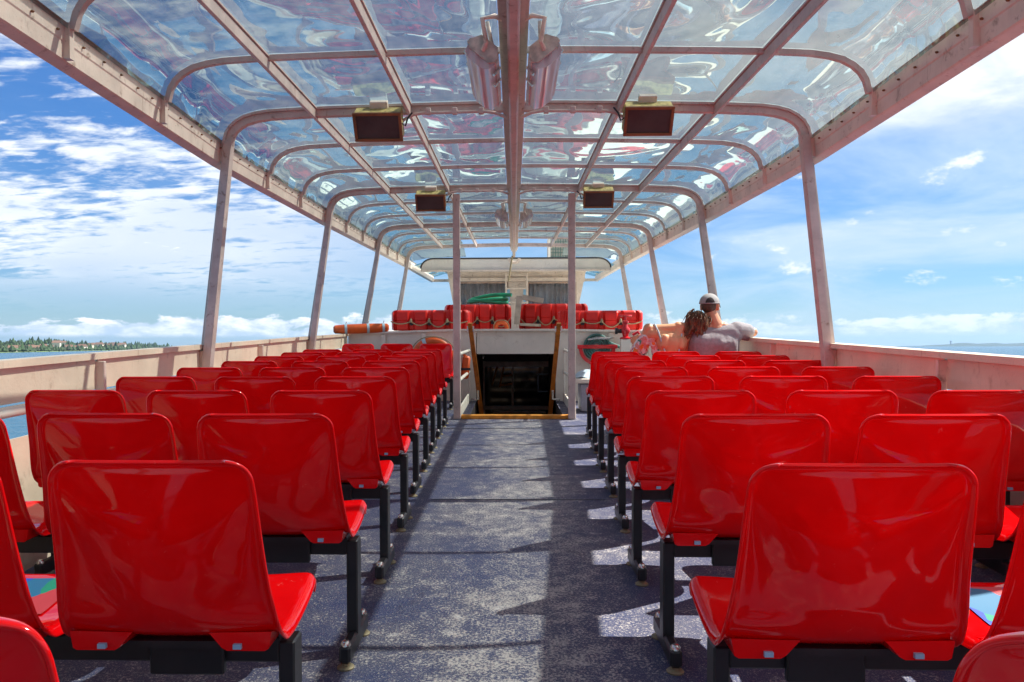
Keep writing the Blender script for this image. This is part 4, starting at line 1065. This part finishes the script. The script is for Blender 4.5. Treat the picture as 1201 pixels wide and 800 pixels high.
# life jacket by the left stair railing
p = pt(546, 431, Y=9.9)
t = thing('life_jacket', 'orange life jacket hanging behind the left white stair railing', 'life jacket', p)
for dx in (-0.06, 0.06):
    b_ = MB(); b_.box(p+Vector((dx-0.06, 0.02, 0)), (0.105, 0.07, 0.30), Matrix.Rotation(R(6), 3, 'Y'), 0.025); b_.build('float_panel', M['orange'], t, True)
b_ = MB(); b_.box(p+Vector((-0.06, -0.03, -0.02)), (0.25, 0.012, 0.03)); b_.build('belt', M['black'], t)
b_ = MB(); b_.tube([p+Vector((-0.12, 0.02, 0.14)), p+Vector((-0.06, 0.02, 0.2)), p+Vector((0.0, 0.02, 0.14))], 0.02, 8); b_.build('collar', M['orange'], t, True)

# hydrant, hose tray, locker on the right
p = pt(733.5, 397.5, Y=10.2)
t = thing('hydrant', 'red fire valve with hand wheel standing before the right float', 'hydrant', p)
b_ = MB(); b_.lathe([(0.075, 0), (0.075, 0.018), (0.035, 0.03), (0.045, 0.07), (0.062, 0.10), (0.058, 0.135), (0.036, 0.16), (0.03, 0.20), (0.045, 0.215), (0.04, 0.235), (0.014, 0.245), (0.012, 0.30)], p, 'Z', 16); b_.build('body', M['valve'], t, True)
b_ = MB(); c_ = p+Vector((0, 0, 0.305)); b_.tube([c_+Vector((0.075*math.cos(a_), 0.075*math.sin(a_), 0)) for a_ in [k/20*2*math.pi for k in range(20)]], 0.011, 8, closed=True)
for k in range(3): a_ = k*math.pi/3; b_.tube([c_+Vector((0.075*math.cos(a_), 0.075*math.sin(a_), 0)), c_-Vector((0.075*math.cos(a_), 0.075*math.sin(a_), 0))], 0.008, 6)
b_.build('hand_wheel', M['valve'], t, True)
b_ = MB(); b_.lathe([(0.03, 0), (0.03, 0.05), (0.044, 0.055), (0.044, 0.085)], p+Vector((-0.05, 0, 0.105)), 'X', 14, Matrix.Rotation(math.pi, 3, 'Z')); b_.build('outlet', M['black'], t, True)
b_ = MB(); b_.box(p+Vector((0, 0.0, -0.43)), (0.13, 0.12, 0.855), None, 0.005); b_.build('pedestal', M['white'], t)
b_ = MB(); b_.tube([p+Vector((0.09, -0.02, 0.05)), p+Vector((0.16, -0.03, 0.09)), p+Vector((0.2, -0.04, 0.02)), p+Vector((0.2, -0.03, -0.1))], 0.02, 8); b_.build('branch_pipe', M['valve'], t, True)
c_ = pt(700, 407, Y=10.36)
t = thing('hose_tray', 'red half round hose tray with dark green hose on the right bulkhead', 'fire hose', c_)
b_ = MB(); rr = 0.245; N = 18
vs = []
for yy in (-0.05, 0.03):
    for r2 in (rr, rr-0.045):
        for k in range(N+1): a_ = math.pi+k/N*math.pi; vs.append(c_+Vector((r2*math.cos(a_), yy, r2*1.02*math.sin(a_))))
n = N+1; fs = []
for k in range(N): fs += [(k, k+1, n+k+1, n+k), (2*n+k, 3*n+k, 3*n+k+1, 2*n+k+1), (k, 2*n+k, 2*n+k+1, k+1), (n+k, n+k+1, 3*n+k+1, 3*n+k)]
b_.add(vs, fs); b_.build('rim', M['valve'], t)
b_ = MB(); b_.box(c_+Vector((0, -0.055, 0.005)), (0.53, 0.02, 0.05), None, 0.004); b_.build('bar', M['valve'], t)
for r2 in (0.06, 0.095, 0.13, 0.165):
    b_ = MB(); b_.tube([c_+Vector((r2*math.cos(a_), 0.015, -0.0+r2*math.sin(a_))) for a_ in [k/28*2*math.pi for k in range(28)]], 0.017, 8, closed=True); b_.build('hose_coil', M['hose_dark'], t, True)
b_ = MB(); b_.tube([c_+Vector((-0.12, -0.02, 0.1)), c_+Vector((0.0, -0.04, 0.12)), c_+Vector((0.15, -0.04, 0.115)), c_+Vector((0.23, -0.03, 0.135))], [0.012, 0.018, 0.02, 0.014], 8); b_.build('nozzle', M['steel'], t, True)
b_ = MB(); b_.tube([c_+Vector((0.15, -0.03, 0.06)), c_+Vector((0.3, -0.03, 0.0)), c_+Vector((0.46, -0.02, -0.03))], 0.022, 8); b_.build('hose_tail', M['hose_dark'], t, True)
x0_ = pt(677, 470, Y=9.3).x
t = thing('deck_locker', 'grey deck locker with rumpled blue grey lid behind the right centre post', 'locker', (x0_+0.3, 9.3, 0))
b_ = MB(); b_.box((x0_+0.30, 9.36, 0.17), (0.54, 0.42, 0.33), None, 0.01); b_.build('box', M['grey'], t)
b_ = MB(); b_.box((x0_+0.27, 9.33, 0.375), (0.64, 0.50, 0.06), None, 0.012); b_.build('tray', M['white'], t)
rows = []
for i in range(9):
    row = []
    for k in range(13):
        xx, yy = k/12, i/8; edge = min(xx, 1-xx, yy, 1-yy)
        row.append(Vector((x0_-0.03+0.60*xx, 9.10+0.46*yy, 0.41+min(0.06, edge*0.6)+0.012*math.sin(xx*15+yy*5)+0.01*math.sin(yy*19))))
    rows.append(row)
b_ = MB(); b_.grid(rows); b_.build('cover', M['greylid'], t, 'all')

# ------------------------------------------------------------------ the couple
def hand(mb, wrist, fdir, palm_n, size=1.0, curl=0.5):
    """wrist point, finger direction, palm normal; five separate fingers"""
    f = Vector(fdir).normalized(); n = Vector(palm_n); n = (n-f*n.dot(f)).normalized(); s = f.cross(n)
    w = Vector(wrist)
    mb.capsule(w, 0.024*size, w+f*0.03*size, 0.026*size)
    for k in (-1, -0.33, 0.33, 1): mb.capsule(w+f*0.025*size+s*0.014*k*size, 0.016*size, w+f*0.085*size+s*0.030*k*size, 0.0135*size)
    for k, L in ((-1, 0.062), (-0.33, 0.075), (0.33, 0.080), (1, 0.070)):
        b0 = w+f*0.09*size+s*0.031*k*size; d = (f+n*curl*0.35).normalized(); m1 = b0+d*L*0.45*size; d2 = (f+n*curl*1.0).normalized(); m2 = m1+d2*L*0.32*size; d3 = (f+n*curl*1.7).normalized(); m3 = m2+d3*L*0.25*size
        mb.capsule(b0, 0.0095*size, m1, 0.009*size, 8); mb.capsule(m1, 0.009*size, m2, 0.0083*size, 8); mb.capsule(m2, 0.0083*size, m3, 0.0075*size, 8)
    b0 = w+f*0.03*size+s*0.028*size; m1 = b0+(f*0.6+s*0.75+n*0.25).normalized()*0.042*size; m2 = m1+(f*0.9+s*0.35+n*0.3).normalized()*0.033*size
    mb.capsule(b0, 0.014*size, m1, 0.011*size, 8); mb.capsule(m1, 0.011*size, m2, 0.009*size, 8)
def head(mb, c, rot, k=1.0):
    c = Vector(c); V = lambda x, y, z: c + rot @ (Vector((x, y, z))*k)
    mb.ball(V(0, -0.012, 0.022), (0.074*k, 0.092*k, 0.090*k), 16, 12, rot)
    mb.ball(V(0, 0.030, -0.035), (0.060*k, 0.064*k, 0.074*k), 16, 10, rot)
    mb.capsule(V(0, 0.045, -0.085), 0.030*k, V(0, 0.062, -0.090), 0.022*k)
    mb.capsule(V(0, 0.088, 0.012), 0.010*k, V(0, 0.106, -0.026), 0.014*k, 8)        # nose
    for sg in (-1, 1):
        mb.capsule(V(sg*0.076, -0.008, 0.012), 0.018*k, V(sg*0.081, -0.004, -0.028), 0.013*k, 8)   # ears
        mb.ball(V(sg*0.030, 0.078, 0.010), 0.014*k, 8, 6)                                # eyes
    mb.capsule(V(-0.020, 0.086, -0.052), 0.008*k, V(0.020, 0.086, -0.052), 0.008*k, 8)  # lips
mx = pt(843.5, 400, Y=7.25).x; wx = pt(785, 400, Y=7.25).x; YM = 7.22
def man():
    t = thing('person', 'man in grey t-shirt and pale cap, arm resting on the right rail', 'person', (mx, YM+0.1, 0.42), 'couple sitting in the last right row')
    hc_ = pt(832.5, 359.5, Y=YM+0.10); sh_z = pt(840, 381, Y=YM).z
    pel = Vector((mx+0.02, YM+0.14, 0.535)); chest = Vector((mx+0.005, YM+0.07, sh_z-0.17)); neck = Vector((mx-0.02, YM+0.07, sh_z+0.015))
    shL = Vector((mx-0.165, YM+0.08, sh_z-0.065)); shR = Vector((mx+0.175, YM+0.07, sh_z-0.05))
    elR = pt(883, 389.5, Y=YM+0.12); elR.z = max(elR.z, 0.955); haR = Vector((elR.x-0.02, YM+0.38, 0.955))
    elL = Vector((wx+0.05, YM+0.22, sh_z-0.15)); haL = Vector((wx-0.17, YM+0.24, sh_z-0.11))
    hrot = Matrix.Rotation(R(-32), 3, 'Z')
    b_ = MB()
    for q in (-0.07, 0.07): b_.capsule(pel+Vector((q*0.8-0.02, 0, 0)), 0.112, chest+Vector((q-0.02, 0, -0.03)), 0.115)
    b_.capsule(shL+Vector((0.05, 0, -0.04)), 0.085, shR+Vector((-0.05, 0, -0.04)), 0.085); b_.capsule(chest, 0.14, neck+Vector((0, 0, -0.06)), 0.075)
    b_.capsule(neck+Vector((0, 0, -0.02)), 0.064, hc_+Vector((0, -0.012, -0.05)), 0.057); b_.capsule(neck+Vector((-0.07, 0, -0.035)), 0.05, neck+Vector((0.07, 0, -0.035)), 0.05)
    head(b_, hc_, hrot)
    b_.capsule(shR, 0.062, elR, 0.045); b_.capsule(elR, 0.043, haR, 0.028); b_.capsule(shL, 0.062, elL, 0.045); b_.capsule(elL, 0.043, haL, 0.028)
    hand(b_, haR, (0.15, 1.0, -0.1), (0, 0, -1), 1.0, 0.6); hand(b_, haL, (-1, 0.05, -0.3), (0, 1, 0), 1.0, 0.5)
    for sg in (-1, 1):
        hp = pel+Vector((sg*0.09, 0, -0.02)); kn = Vector((mx+0.02+sg*0.13, YM+0.60, 0.52)); an = Vector((mx+0.02+sg*0.12, YM+0.66, 0.09))
        b_.capsule(hp, 0.085, kn, 0.058); b_.capsule(kn, 0.056, an, 0.038); b_.capsule(an+Vector((0, -0.03, -0.04)), 0.04, an+Vector((0, 0.16, -0.055)), 0.03)
    body = remeshed(b_, 'body', M['skin'], t, 0.0065, 5)
    # t-shirt
    s = MB()
    for q in (-0.125, -0.07, -0.02, 0.03, 0.085): s.capsule(pel+Vector((q*0.9-0.03, 0, -0.03)), 0.138, chest+Vector((q-0.025, 0.0, -0.01)), 0.135)
    s.capsule(shL+Vector((0.05, 0, -0.04)), 0.101, shR+Vector((-0.05, 0, -0.04)), 0.103); s.capsule(chest, 0.155, neck+Vector((0, 0.0, -0.09)), 0.087)
    s.capsule(shR, 0.083, shR.lerp(elR, 0.62), 0.074); s.capsule(shL, 0.083, shL.lerp(elL, 0.35), 0.072)
    s.capsule(shR.lerp(elR, 0.35)+Vector((0, 0, -0.03)), 0.06, shR.lerp(elR, 0.66)+Vector((0, 0, -0.045)), 0.05)
    s.capsule((mx+0.14, YM+0.0, sh_z-0.13), 0.03, (mx+0.10, YM-0.02, 0.66), 0.05)
    remeshed(s, 'shirt', M['shirt'], t, 0.009, 9)
    s = MB()
    s.capsule(pel+Vector((-0.05, 0, -0.04)), 0.14, pel+Vector((0.05, 0, -0.04)), 0.14)
    for sg in (-1, 1):
        hp = pel+Vector((sg*0.09, 0, -0.02)); kn = Vector((mx+0.02+sg*0.13, YM+0.60, 0.52)); s.capsule(hp, 0.10, kn, 0.074)
    remeshed(s, 'shorts', M['jeans'], t, 0.012, 4)
    # hair under the cap, cap with dark gap at the back
    V = lambda x, y, z: hc_ + hrot @ Vector((x, y, z))
    hcap = MB(); hcap.ball(V(0, -0.022, 0.012), (0.073, 0.090, 0.080), 18, 12, hrot); hcap.capsule(V(-0.03, -0.072, -0.022), 0.022, V(0.03, -0.072, -0.022), 0.022)
    remeshed(hcap, 'hair', M['hairm'], t, 0.006, 3)
    c = MB(); rows = []
    for i in range(13):
        th = math.pi/2*i/12*1.02; row = []
        for k in range(33):
            a_ = 2*math.pi*k/32; r_ = math.sin(th); 
            row.append(V(0.086*r_*math.cos(a_), -0.010+0.105*r_*math.sin(a_), 0.030+0.088*math.cos(th)*(1.0 if i < 12 else 1)))
        rows.append(row)
    c.grid(rows)
    cp = c.build('cap', M['cap'], t, 'all')
    so = cp.modifiers.new('s', 'SOLIDIFY'); so.thickness = 0.006; so.offset = 1
    band = MB(); band.tube([V(0.0885*math.cos(a_), -0.010+0.1075*math.sin(a_), 0.030) for a_ in [k/32*2*math.pi for k in range(32)]], 0.007, 8, closed=True); band.build('sweatband', M['cap'], cp, True)
    g = MB(); rows = []
    bd = (hrot.inverted() @ Vector((0, -1, 0))); a0 = math.atan2(bd.y, bd.x)-0.12
    for i in range(7):
        th = lerp(0.98, 1.60, i/6); row = []; wd = 0.46*math.sqrt(max(0.05, 1-(1-i/6)**2))
        for k in range(9):
            a_ = a0+lerp(-wd, wd, k/8); r_ = math.sin(th); row.append(V(0.094*r_*math.cos(a_), -0.010+0.1135*r_*math.sin(a_), 0.030+0.096*math.cos(th)))
        rows.append(row)
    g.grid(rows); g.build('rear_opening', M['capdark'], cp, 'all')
    br = MB(); rows = []
    for i in range(6):
        tt = i/5; row = []
        for k in range(13):
            a_ = lerp(R(28), R(152), k/12); row.append(V((0.088+0.010*tt)*math.cos(a_), -0.010+(0.106+0.075*tt*math.sin(a_)**1.0)*math.sin(a_), 0.034-0.022*tt-0.03*tt*(math.cos(a_)**2)))
        rows.append(row)
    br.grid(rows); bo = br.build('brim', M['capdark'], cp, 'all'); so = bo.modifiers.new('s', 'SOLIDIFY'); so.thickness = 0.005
    return sh_z
SHZ = man()
def woman():
    t = thing('person', 'woman in strappy floral dress leaning her brown haired head on the man', 'person', (wx, YM+0.1, 0.42), 'couple sitting in the last right row')
    hd = pt(816, 379, Y=YM+0.08)
    sz = pt(785, 381, Y=YM).z
    pel = Vector((wx-0.02, YM+0.13, 0.52)); waist = Vector((wx-0.01, YM+0.10, 0.68)); chest = Vector((wx+0.02, YM+0.07, sz-0.17)); neck = Vector((wx+0.09, YM+0.06, sz-0.015))
    shL = Vector((pt(762, 386, Y=YM).x, YM+0.07, sz-0.035)); shR = Vector((wx+0.17, YM+0.08, sz-0.10))
    elL = Vector((shL.x-0.07, YM+0.17, 0.74)); haL = Vector((wx-0.10, YM+0.40, 0.62)); elR = Vector((wx+0.20, YM+0.22, 0.70)); haR = Vector((wx+0.06, YM+0.42, 0.61))
    hrot = Matrix.Rotation(R(28), 3, 'Y') @ Matrix.Rotation(R(-15), 3, 'Z')
    b_ = MB()
    b_.capsule(pel+Vector((-0.05, 0, 0)), 0.13, pel+Vector((0.05, 0, 0)), 0.13); b_.capsule(pel, 0.125, waist, 0.108); b_.capsule(waist, 0.108, chest, 0.118); b_.capsule(chest+Vector((-0.04, 0, 0)), 0.105, chest+Vector((0.05, 0, 0)), 0.105)
    b_.capsule(shL+Vector((0.035, 0, -0.05)), 0.068, shR+Vector((-0.03, 0, -0.02)), 0.068); b_.capsule(chest+Vector((0.02, 0, 0.03)), 0.10, neck+Vector((0, 0, -0.05)), 0.06)
    b_.capsule(shL+Vector((0.01, 0, -0.01)), 0.045, neck+Vector((-0.01, 0, -0.015)), 0.045)
    b_.capsule(neck, 0.046, hd+hrot @ Vector((0, -0.01, -0.06)), 0.044); head(b_, hd, hrot, 0.93)
    b_.capsule(shL, 0.050, elL, 0.038); b_.capsule(elL, 0.036, haL, 0.024); b_.capsule(shR, 0.050, elR, 0.038); b_.capsule(elR, 0.036, haR, 0.024)
    hand(b_, haL, (0.5, 0.8, -0.1), (0, 0, -1), 0.88, 0.5); hand(b_, haR, (-0.3, 0.9, -0.1), (0, 0, -1), 0.88, 0.5)
    for sg in (-1, 1):
        hp = pel+Vector((sg*0.085, 0, -0.02)); kn = Vector((wx+sg*0.10, YM+0.56, 0.51)); an = Vector((wx+sg*0.09, YM+0.62, 0.085))
        b_.capsule(hp, 0.085, kn, 0.054); b_.capsule(kn, 0.052, an, 0.034); b_.capsule(an+Vector((0, -0.03, -0.04)), 0.034, an+Vector((0, 0.14, -0.055)), 0.026)
    # shoulder blades
    b_.capsule((wx-0.05, YM-0.010, sz-0.12), 0.035, (wx-0.06, YM-0.014, sz-0.19), 0.035); b_.capsule((wx+0.10, YM-0.006, sz-0.14), 0.033, (wx+0.10, YM-0.010, sz-0.20), 0.033)
    remeshed(b_, 'body', M['skinf'], t, 0.0065, 6)
    dr = MB(); dr.capsule(pel+Vector((-0.05, 0, 0)), 0.147, pel+Vector((0.05, 0, 0)), 0.147); dr.capsule(pel, 0.14, waist, 0.122); dr.capsule(waist, 0.122, waist+Vector((0.0, 0, 0.07)), 0.124)
    dr.capsule(chest+Vector((-0.06, 0.07, -0.02)), 0.085, chest+Vector((0.06, 0.07, -0.02)), 0.085)
    for sg in (-1, 1):
        hp = pel+Vector((sg*0.085, 0, -0.02)); kn = Vector((wx+sg*0.10, YM+0.50, 0.51)); dr.capsule(hp, 0.102, kn, 0.08)
    # loose ruffled sleeve slipping off the left arm
    for k in range(7):
        a_ = k/7*2*math.pi; dr.capsule(shL.lerp(elL, 0.30)+Vector((0.035*math.cos(a_), 0.04*math.sin(a_), 0.0)), 0.030, shL.lerp(elL, 0.85)+Vector((-0.02+0.06*math.cos(a_), 0.06*math.sin(a_), 0.02*math.sin(3*a_))), 0.026)
    dr.capsule(shL+Vector((0.03, -0.03, -0.10)), 0.03, waist+Vector((-0.10, -0.03, 0.06)), 0.04)
    remeshed(dr, 'dress', M['dress'], t, 0.010, 3)
    for (a_, c_) in ((shL+Vector((0.055, 0, 0.03)), waist+Vector((-0.035, -0.105, 0.10))), (shR+Vector((-0.05, 0, 0.05)), waist+Vector((0.085, -0.10, 0.10)))):
        s = MB(); mid = a_.lerp(c_, 0.5)+Vector((0, -0.055, 0.0)); s.tube([a_+Vector((0, 0.05, 0)), a_+Vector((0, -0.02, 0.012)), a_.lerp(c_, 0.25)+Vector((0, -0.055, 0.012)), mid, c_+Vector((0, -0.02, 0))], 0.0075, 6); s.build('strap', M['band'], t, True)
    V = lambda x, y, z: hd + hrot @ Vector((x, y, z))
    h = MB(); h.ball(V(0, -0.022, 0.022), (0.088, 0.098, 0.098), 16, 12, hrot)
    h.capsule(V(0.055, -0.075, 0.045), 0.045, V(0.085, -0.06, 0.0), 0.040)       # gathered bun towards the man
    for k in range(46):
        a_ = rnd.uniform(-1.25, 1.1); r0 = rnd.uniform(0.6, 1.0)
        p0 = V(0.080*math.sin(a_)*r0, -0.095*math.cos(a_)*0.9-0.01, 0.055-0.03*abs(a_)); p1 = p0+Vector((rnd.uniform(-0.035, 0.02)+0.01*a_, rnd.uniform(-0.02, 0.005), rnd.uniform(-0.11, -0.05)))
        p2 = p1+Vector((rnd.uniform(-0.035, 0.02), rnd.uniform(-0.012, 0.012), rnd.uniform(-0.10, -0.03)))
        h.capsule(p0, 0.015, p1, 0.011, 8); h.capsule(p1, 0.011, p2, 0.006, 8)
    for k in range(9):
        p0 = V(-0.07, -0.03, 0.0)+Vector((rnd.uniform(-0.01, 0.02), rnd.uniform(-0.03, 0.03), rnd.uniform(-0.02, 0.05))); p1 = p0+Vector((rnd.uniform(-0.05, -0.02), -0.03, rnd.uniform(-0.10, -0.05))); p2 = p1+Vector((rnd.uniform(-0.02, 0.02), -0.01, rnd.uniform(-0.12, -0.06)))
        h.capsule(p0, 0.017, p1, 0.012, 8); h.capsule(p1, 0.012, p2, 0.006, 8)
    hair = remeshed(h, 'hair', M['hairf'], t, 0.006, 2)
    ls = MB()
    for k in range(70):
        a_ = rnd.uniform(-2.0, 1.9); e_ = rnd.uniform(0.1, 1.1)
        p0 = V(0.096*math.sin(a_)*math.cos(e_*0.6), -0.022-0.106*math.cos(a_)*math.cos(e_*0.6), 0.022+0.104*math.sin(e_))
        out = (p0-hd).normalized(); p1 = p0+out*0.012+Vector((rnd.uniform(-0.03, 0.012), rnd.uniform(-0.02, 0.01), rnd.uniform(-0.07, -0.02))); p2 = p1+Vector((rnd.uniform(-0.05, 0.02), rnd.uniform(-0.02, 0.01), rnd.uniform(-0.08, -0.01)))
        ls.tube([p0, p0.lerp(p1, 0.5)+out*0.010, p1, p1.lerp(p2, 0.5)+Vector((rnd.uniform(-0.012, 0.012), 0, 0)), p2], [0.004, 0.0045, 0.004, 0.003, 0.0015], 5)
    lo = ls.build('loose_strands', M['hairf'], t, 'all'); lo['kind'] = 'stuff'
woman()

# ------------------------------------------------------------------ put the ship on its trim
bpy.context.view_layer.update()
for o in list(col.objects):
    if o.parent is None and o not in (cam, sun):
        o.matrix_world = SHIP @ o.matrix_world

# ------------------------------------------------------------------ lake and shores
SEA = -4.0
b = MB(); b.add([(-15500, -7500, SEA), (15500, -7500, SEA), (15500, 17500, SEA), (-15500, 17500, SEA)], [(0, 1, 2, 3)])
structure(b.build('lake', M['sea']))
def bearing(u): return (u-603.0)/902.0          # x over y
def shore_pt(u, y): return Vector((bearing(u)*y, y, SEA))
shore_u = [-520, -330, -150, 0, 60, 120, 170, 215]
shore_y = [420, 520, 640, 800, 1000, 1350, 1900, 2600]
def sy(u): return interp(u, shore_u, shore_y)
def top_h(u, y): 
    px_ = interp(u, [-520, -300, 0, 35, 65, 80, 110, 140, 165, 190, 215], [10, 9, 8, 9, 8.5, 5, 4.5, 4.3, 3.0, 1.0, 0.2])
    return px_/902.0*y
b = MB(); rows = []
for k in range(90):
    u = lerp(-520, 215, k/89); y0 = sy(u); row = []
    for j, (dy, hh) in enumerate(((0, -0.5), (0.01, 0.3), (0.1, 0.10), (0.25, 0.28), (0.5, 0.55), (0.8, 0.92), (1.0, 1.0), (1.3, 0.5))):
        y = y0*(1+dy*0.7); h = top_h(u, y)*hh*(0.9+0.2*math.sin(k*0.7+j*1.3)) + (4.0 if hh > 0.9 and False else 0)
        row.append(shore_pt(u, y)+Vector((0, 0, h if j > 1 else (hh if hh < 0 else 0.8))))
    rows.append(row)
b.grid(rows); structure(b.build('shore_hill', M['meadow'], None, 'all'))
# the far-off woods along that shore read as one mass
b = MB()
for k in range(2600):
    u = rnd.uniform(-420, 196); y0 = sy(u)
    j = rnd.random(); dy = 0.012+0.05*rnd.random() if j < 0.30 else (rnd.uniform(0.05, 0.75) if j < 0.55 else rnd.uniform(0.6, 1.02))
    if 0.3 <= j < 0.55 and math.sin(u*0.21)+math.sin(u*0.083+1) < 0.1: continue
    y = y0*(1+dy*0.7); hh = interp(dy, [0, 0.1, 0.25, 0.5, 0.8, 1.0], [0.02, 0.10, 0.28, 0.55, 0.92, 1.0]); g = shore_pt(u, y)+Vector((0, 0, top_h(u, y)*hh))
    s = rnd.uniform(2.0, 4.2)*(y0/800)**0.5; tall = rnd.uniform(0.9, 1.6) if rnd.random() < 0.85 else 2.2
    vs = []
    for q in range(5): a_ = q/5*2*math.pi+rnd.random(); vs.append(g+Vector((s*math.cos(a_)*rnd.uniform(0.7, 1.2), s*math.sin(a_), s*0.5*tall*rnd.uniform(0.5, 1.2))))
    vs += [g+Vector((rnd.uniform(-0.3, 0.3)*s, 0, s*1.5*tall)), g+Vector((0, 0, -s*0.3))]
    b.add(vs, [(q, (q+1) % 5, 5) for q in range(5)]+[((q+1) % 5, q, 6) for q in range(5)])
o = b.build('shore_wood', M['wood_far']); o['kind'] = 'stuff'
# houses along the shore
hw = [(4, 0.05), (9, 0.16), (18, 0.07), (26, 0.22), (33, 0.05), (41, 0.30), (48, 0.10), (57, 0.52), (65, 0.62), (72, 0.08), (80, 0.20), (88, 0.06), (97, 0.42), (103, 0.55), (109, 0.48), (114, 0.10), (118, 0.6), (122, 0.35), (126, 0.5), (131, 0.2), (137, 0.52)]
HORD = ['first', 'second', 'third', 'fourth', 'fifth', 'sixth', 'seventh', 'eighth', 'ninth', 'tenth', 'eleventh', 'twelfth', 'thirteenth', 'fourteenth', 'fifteenth', 'sixteenth', 'seventeenth', 'eighteenth', 'nineteenth', 'twentieth', 'last']
hw.sort()
house_words = ['white walled house with orange tiled roof', 'low cream house with brown roof', 'tall pale house with gabled roof']
for k, (u, dy) in enumerate(hw):
    y = sy(u)*(1+dy*0.7); hh = interp(dy, [0, 0.1, 0.25, 0.5, 0.8, 1.0], [0.03, 0.10, 0.28, 0.55, 0.92, 1.0]); g = shore_pt(u, y)+Vector((0, 0, top_h(u, y)*hh+0.5))
    s = rnd.uniform(0.8, 1.25)*(y/900)**0.6; w_, d_, h_ = 8.5*s, 7*s, 4.2*s
    t = thing('house', '%s tiny pale house from the left along the far left shore' % HORD[k], 'house', g, 'houses on the far left shore', rnd.uniform(-0.5, 0.5))
    ORG[t.name] = Vector((0, 0, 0))
    b = MB(); b.box((0, 0, h_/2-1), (w_, d_, h_+2)); b.build('wall', M['housewall'], t)
    b = MB(); e = 0.6; vs = [(-w_/2-e, -d_/2-e, h_), (w_/2+e, -d_/2-e, h_), (w_/2+e, d_/2+e, h_), (-w_/2-e, d_/2+e, h_), (-w_/2-e, 0, h_+2.8*s), (w_/2+e, 0, h_+2.8*s)]
    b.add(vs, [(0, 1, 5, 4), (2, 3, 4, 5), (0, 4, 3), (1, 2, 5), (0, 3, 2, 1)]); b.build('roof', M['rooftile'], t)
# distant wooded hills to starboard
b = MB(); rows = []
for k in range(120):
    u = lerp(1040, 2300, k/119); y = 7000.0
    px_ = interp(u, [1040, 1070, 1095, 1105, 1112, 1150, 1201, 1400, 1700, 2300], [0.0, 1.2, 2.0, 3.6, 4.3, 3.9, 4.0, 5, 4.5, 4])+0.35*math.sin(k*1.9)+0.25*math.sin(k*4.1)
    h = max(0.2, px_)*y/902
    rows.append([shore_pt(u, y)+Vector((0, 0, -2)), shore_pt(u, y*1.05)+Vector((0, 0, h*0.55)), shore_pt(u, y*1.1)+Vector((0, 0, h)), shore_pt(u, y*1.4)+Vector((0, 0, h*0.6))])
b.grid(rows); structure(b.build('distant_hills', M['farhill'], None, 'all'))
p = shore_pt(1106, 7600)
b = MB(); b.box(p+Vector((0, 0, 18)), (7, 7, 60)); b.box(p+Vector((0, 0, 50)), (12, 12, 8)); tag(b.build('lookout_tower', M['grey'], None, loc=p), 'tiny lookout tower on the distant blue hills at the right', 'tower')

# ------------------------------------------------------------------ haze over the lake
mt = bpy.data.materials.new('summer_haze'); mt.use_nodes = True; nt = mt.node_tree; nt.nodes.clear()
ou = nt.nodes.new('ShaderNodeOutputMaterial'); pv = nt.nodes.new('ShaderNodeVolumePrincipled')
pv.inputs['Color'].default_value = (0.45, 0.70, 1.0, 1); pv.inputs['Density'].default_value = 0.00005; pv.inputs['Anisotropy'].default_value = 0.2
lk(nt, pv.outputs[0], ou.inputs['Volume'])
b = MB(); b.box((0, 5000, 100), (32000, 26000, 210)); o = b.build('haze', mt); o['kind'] = 'stuff'
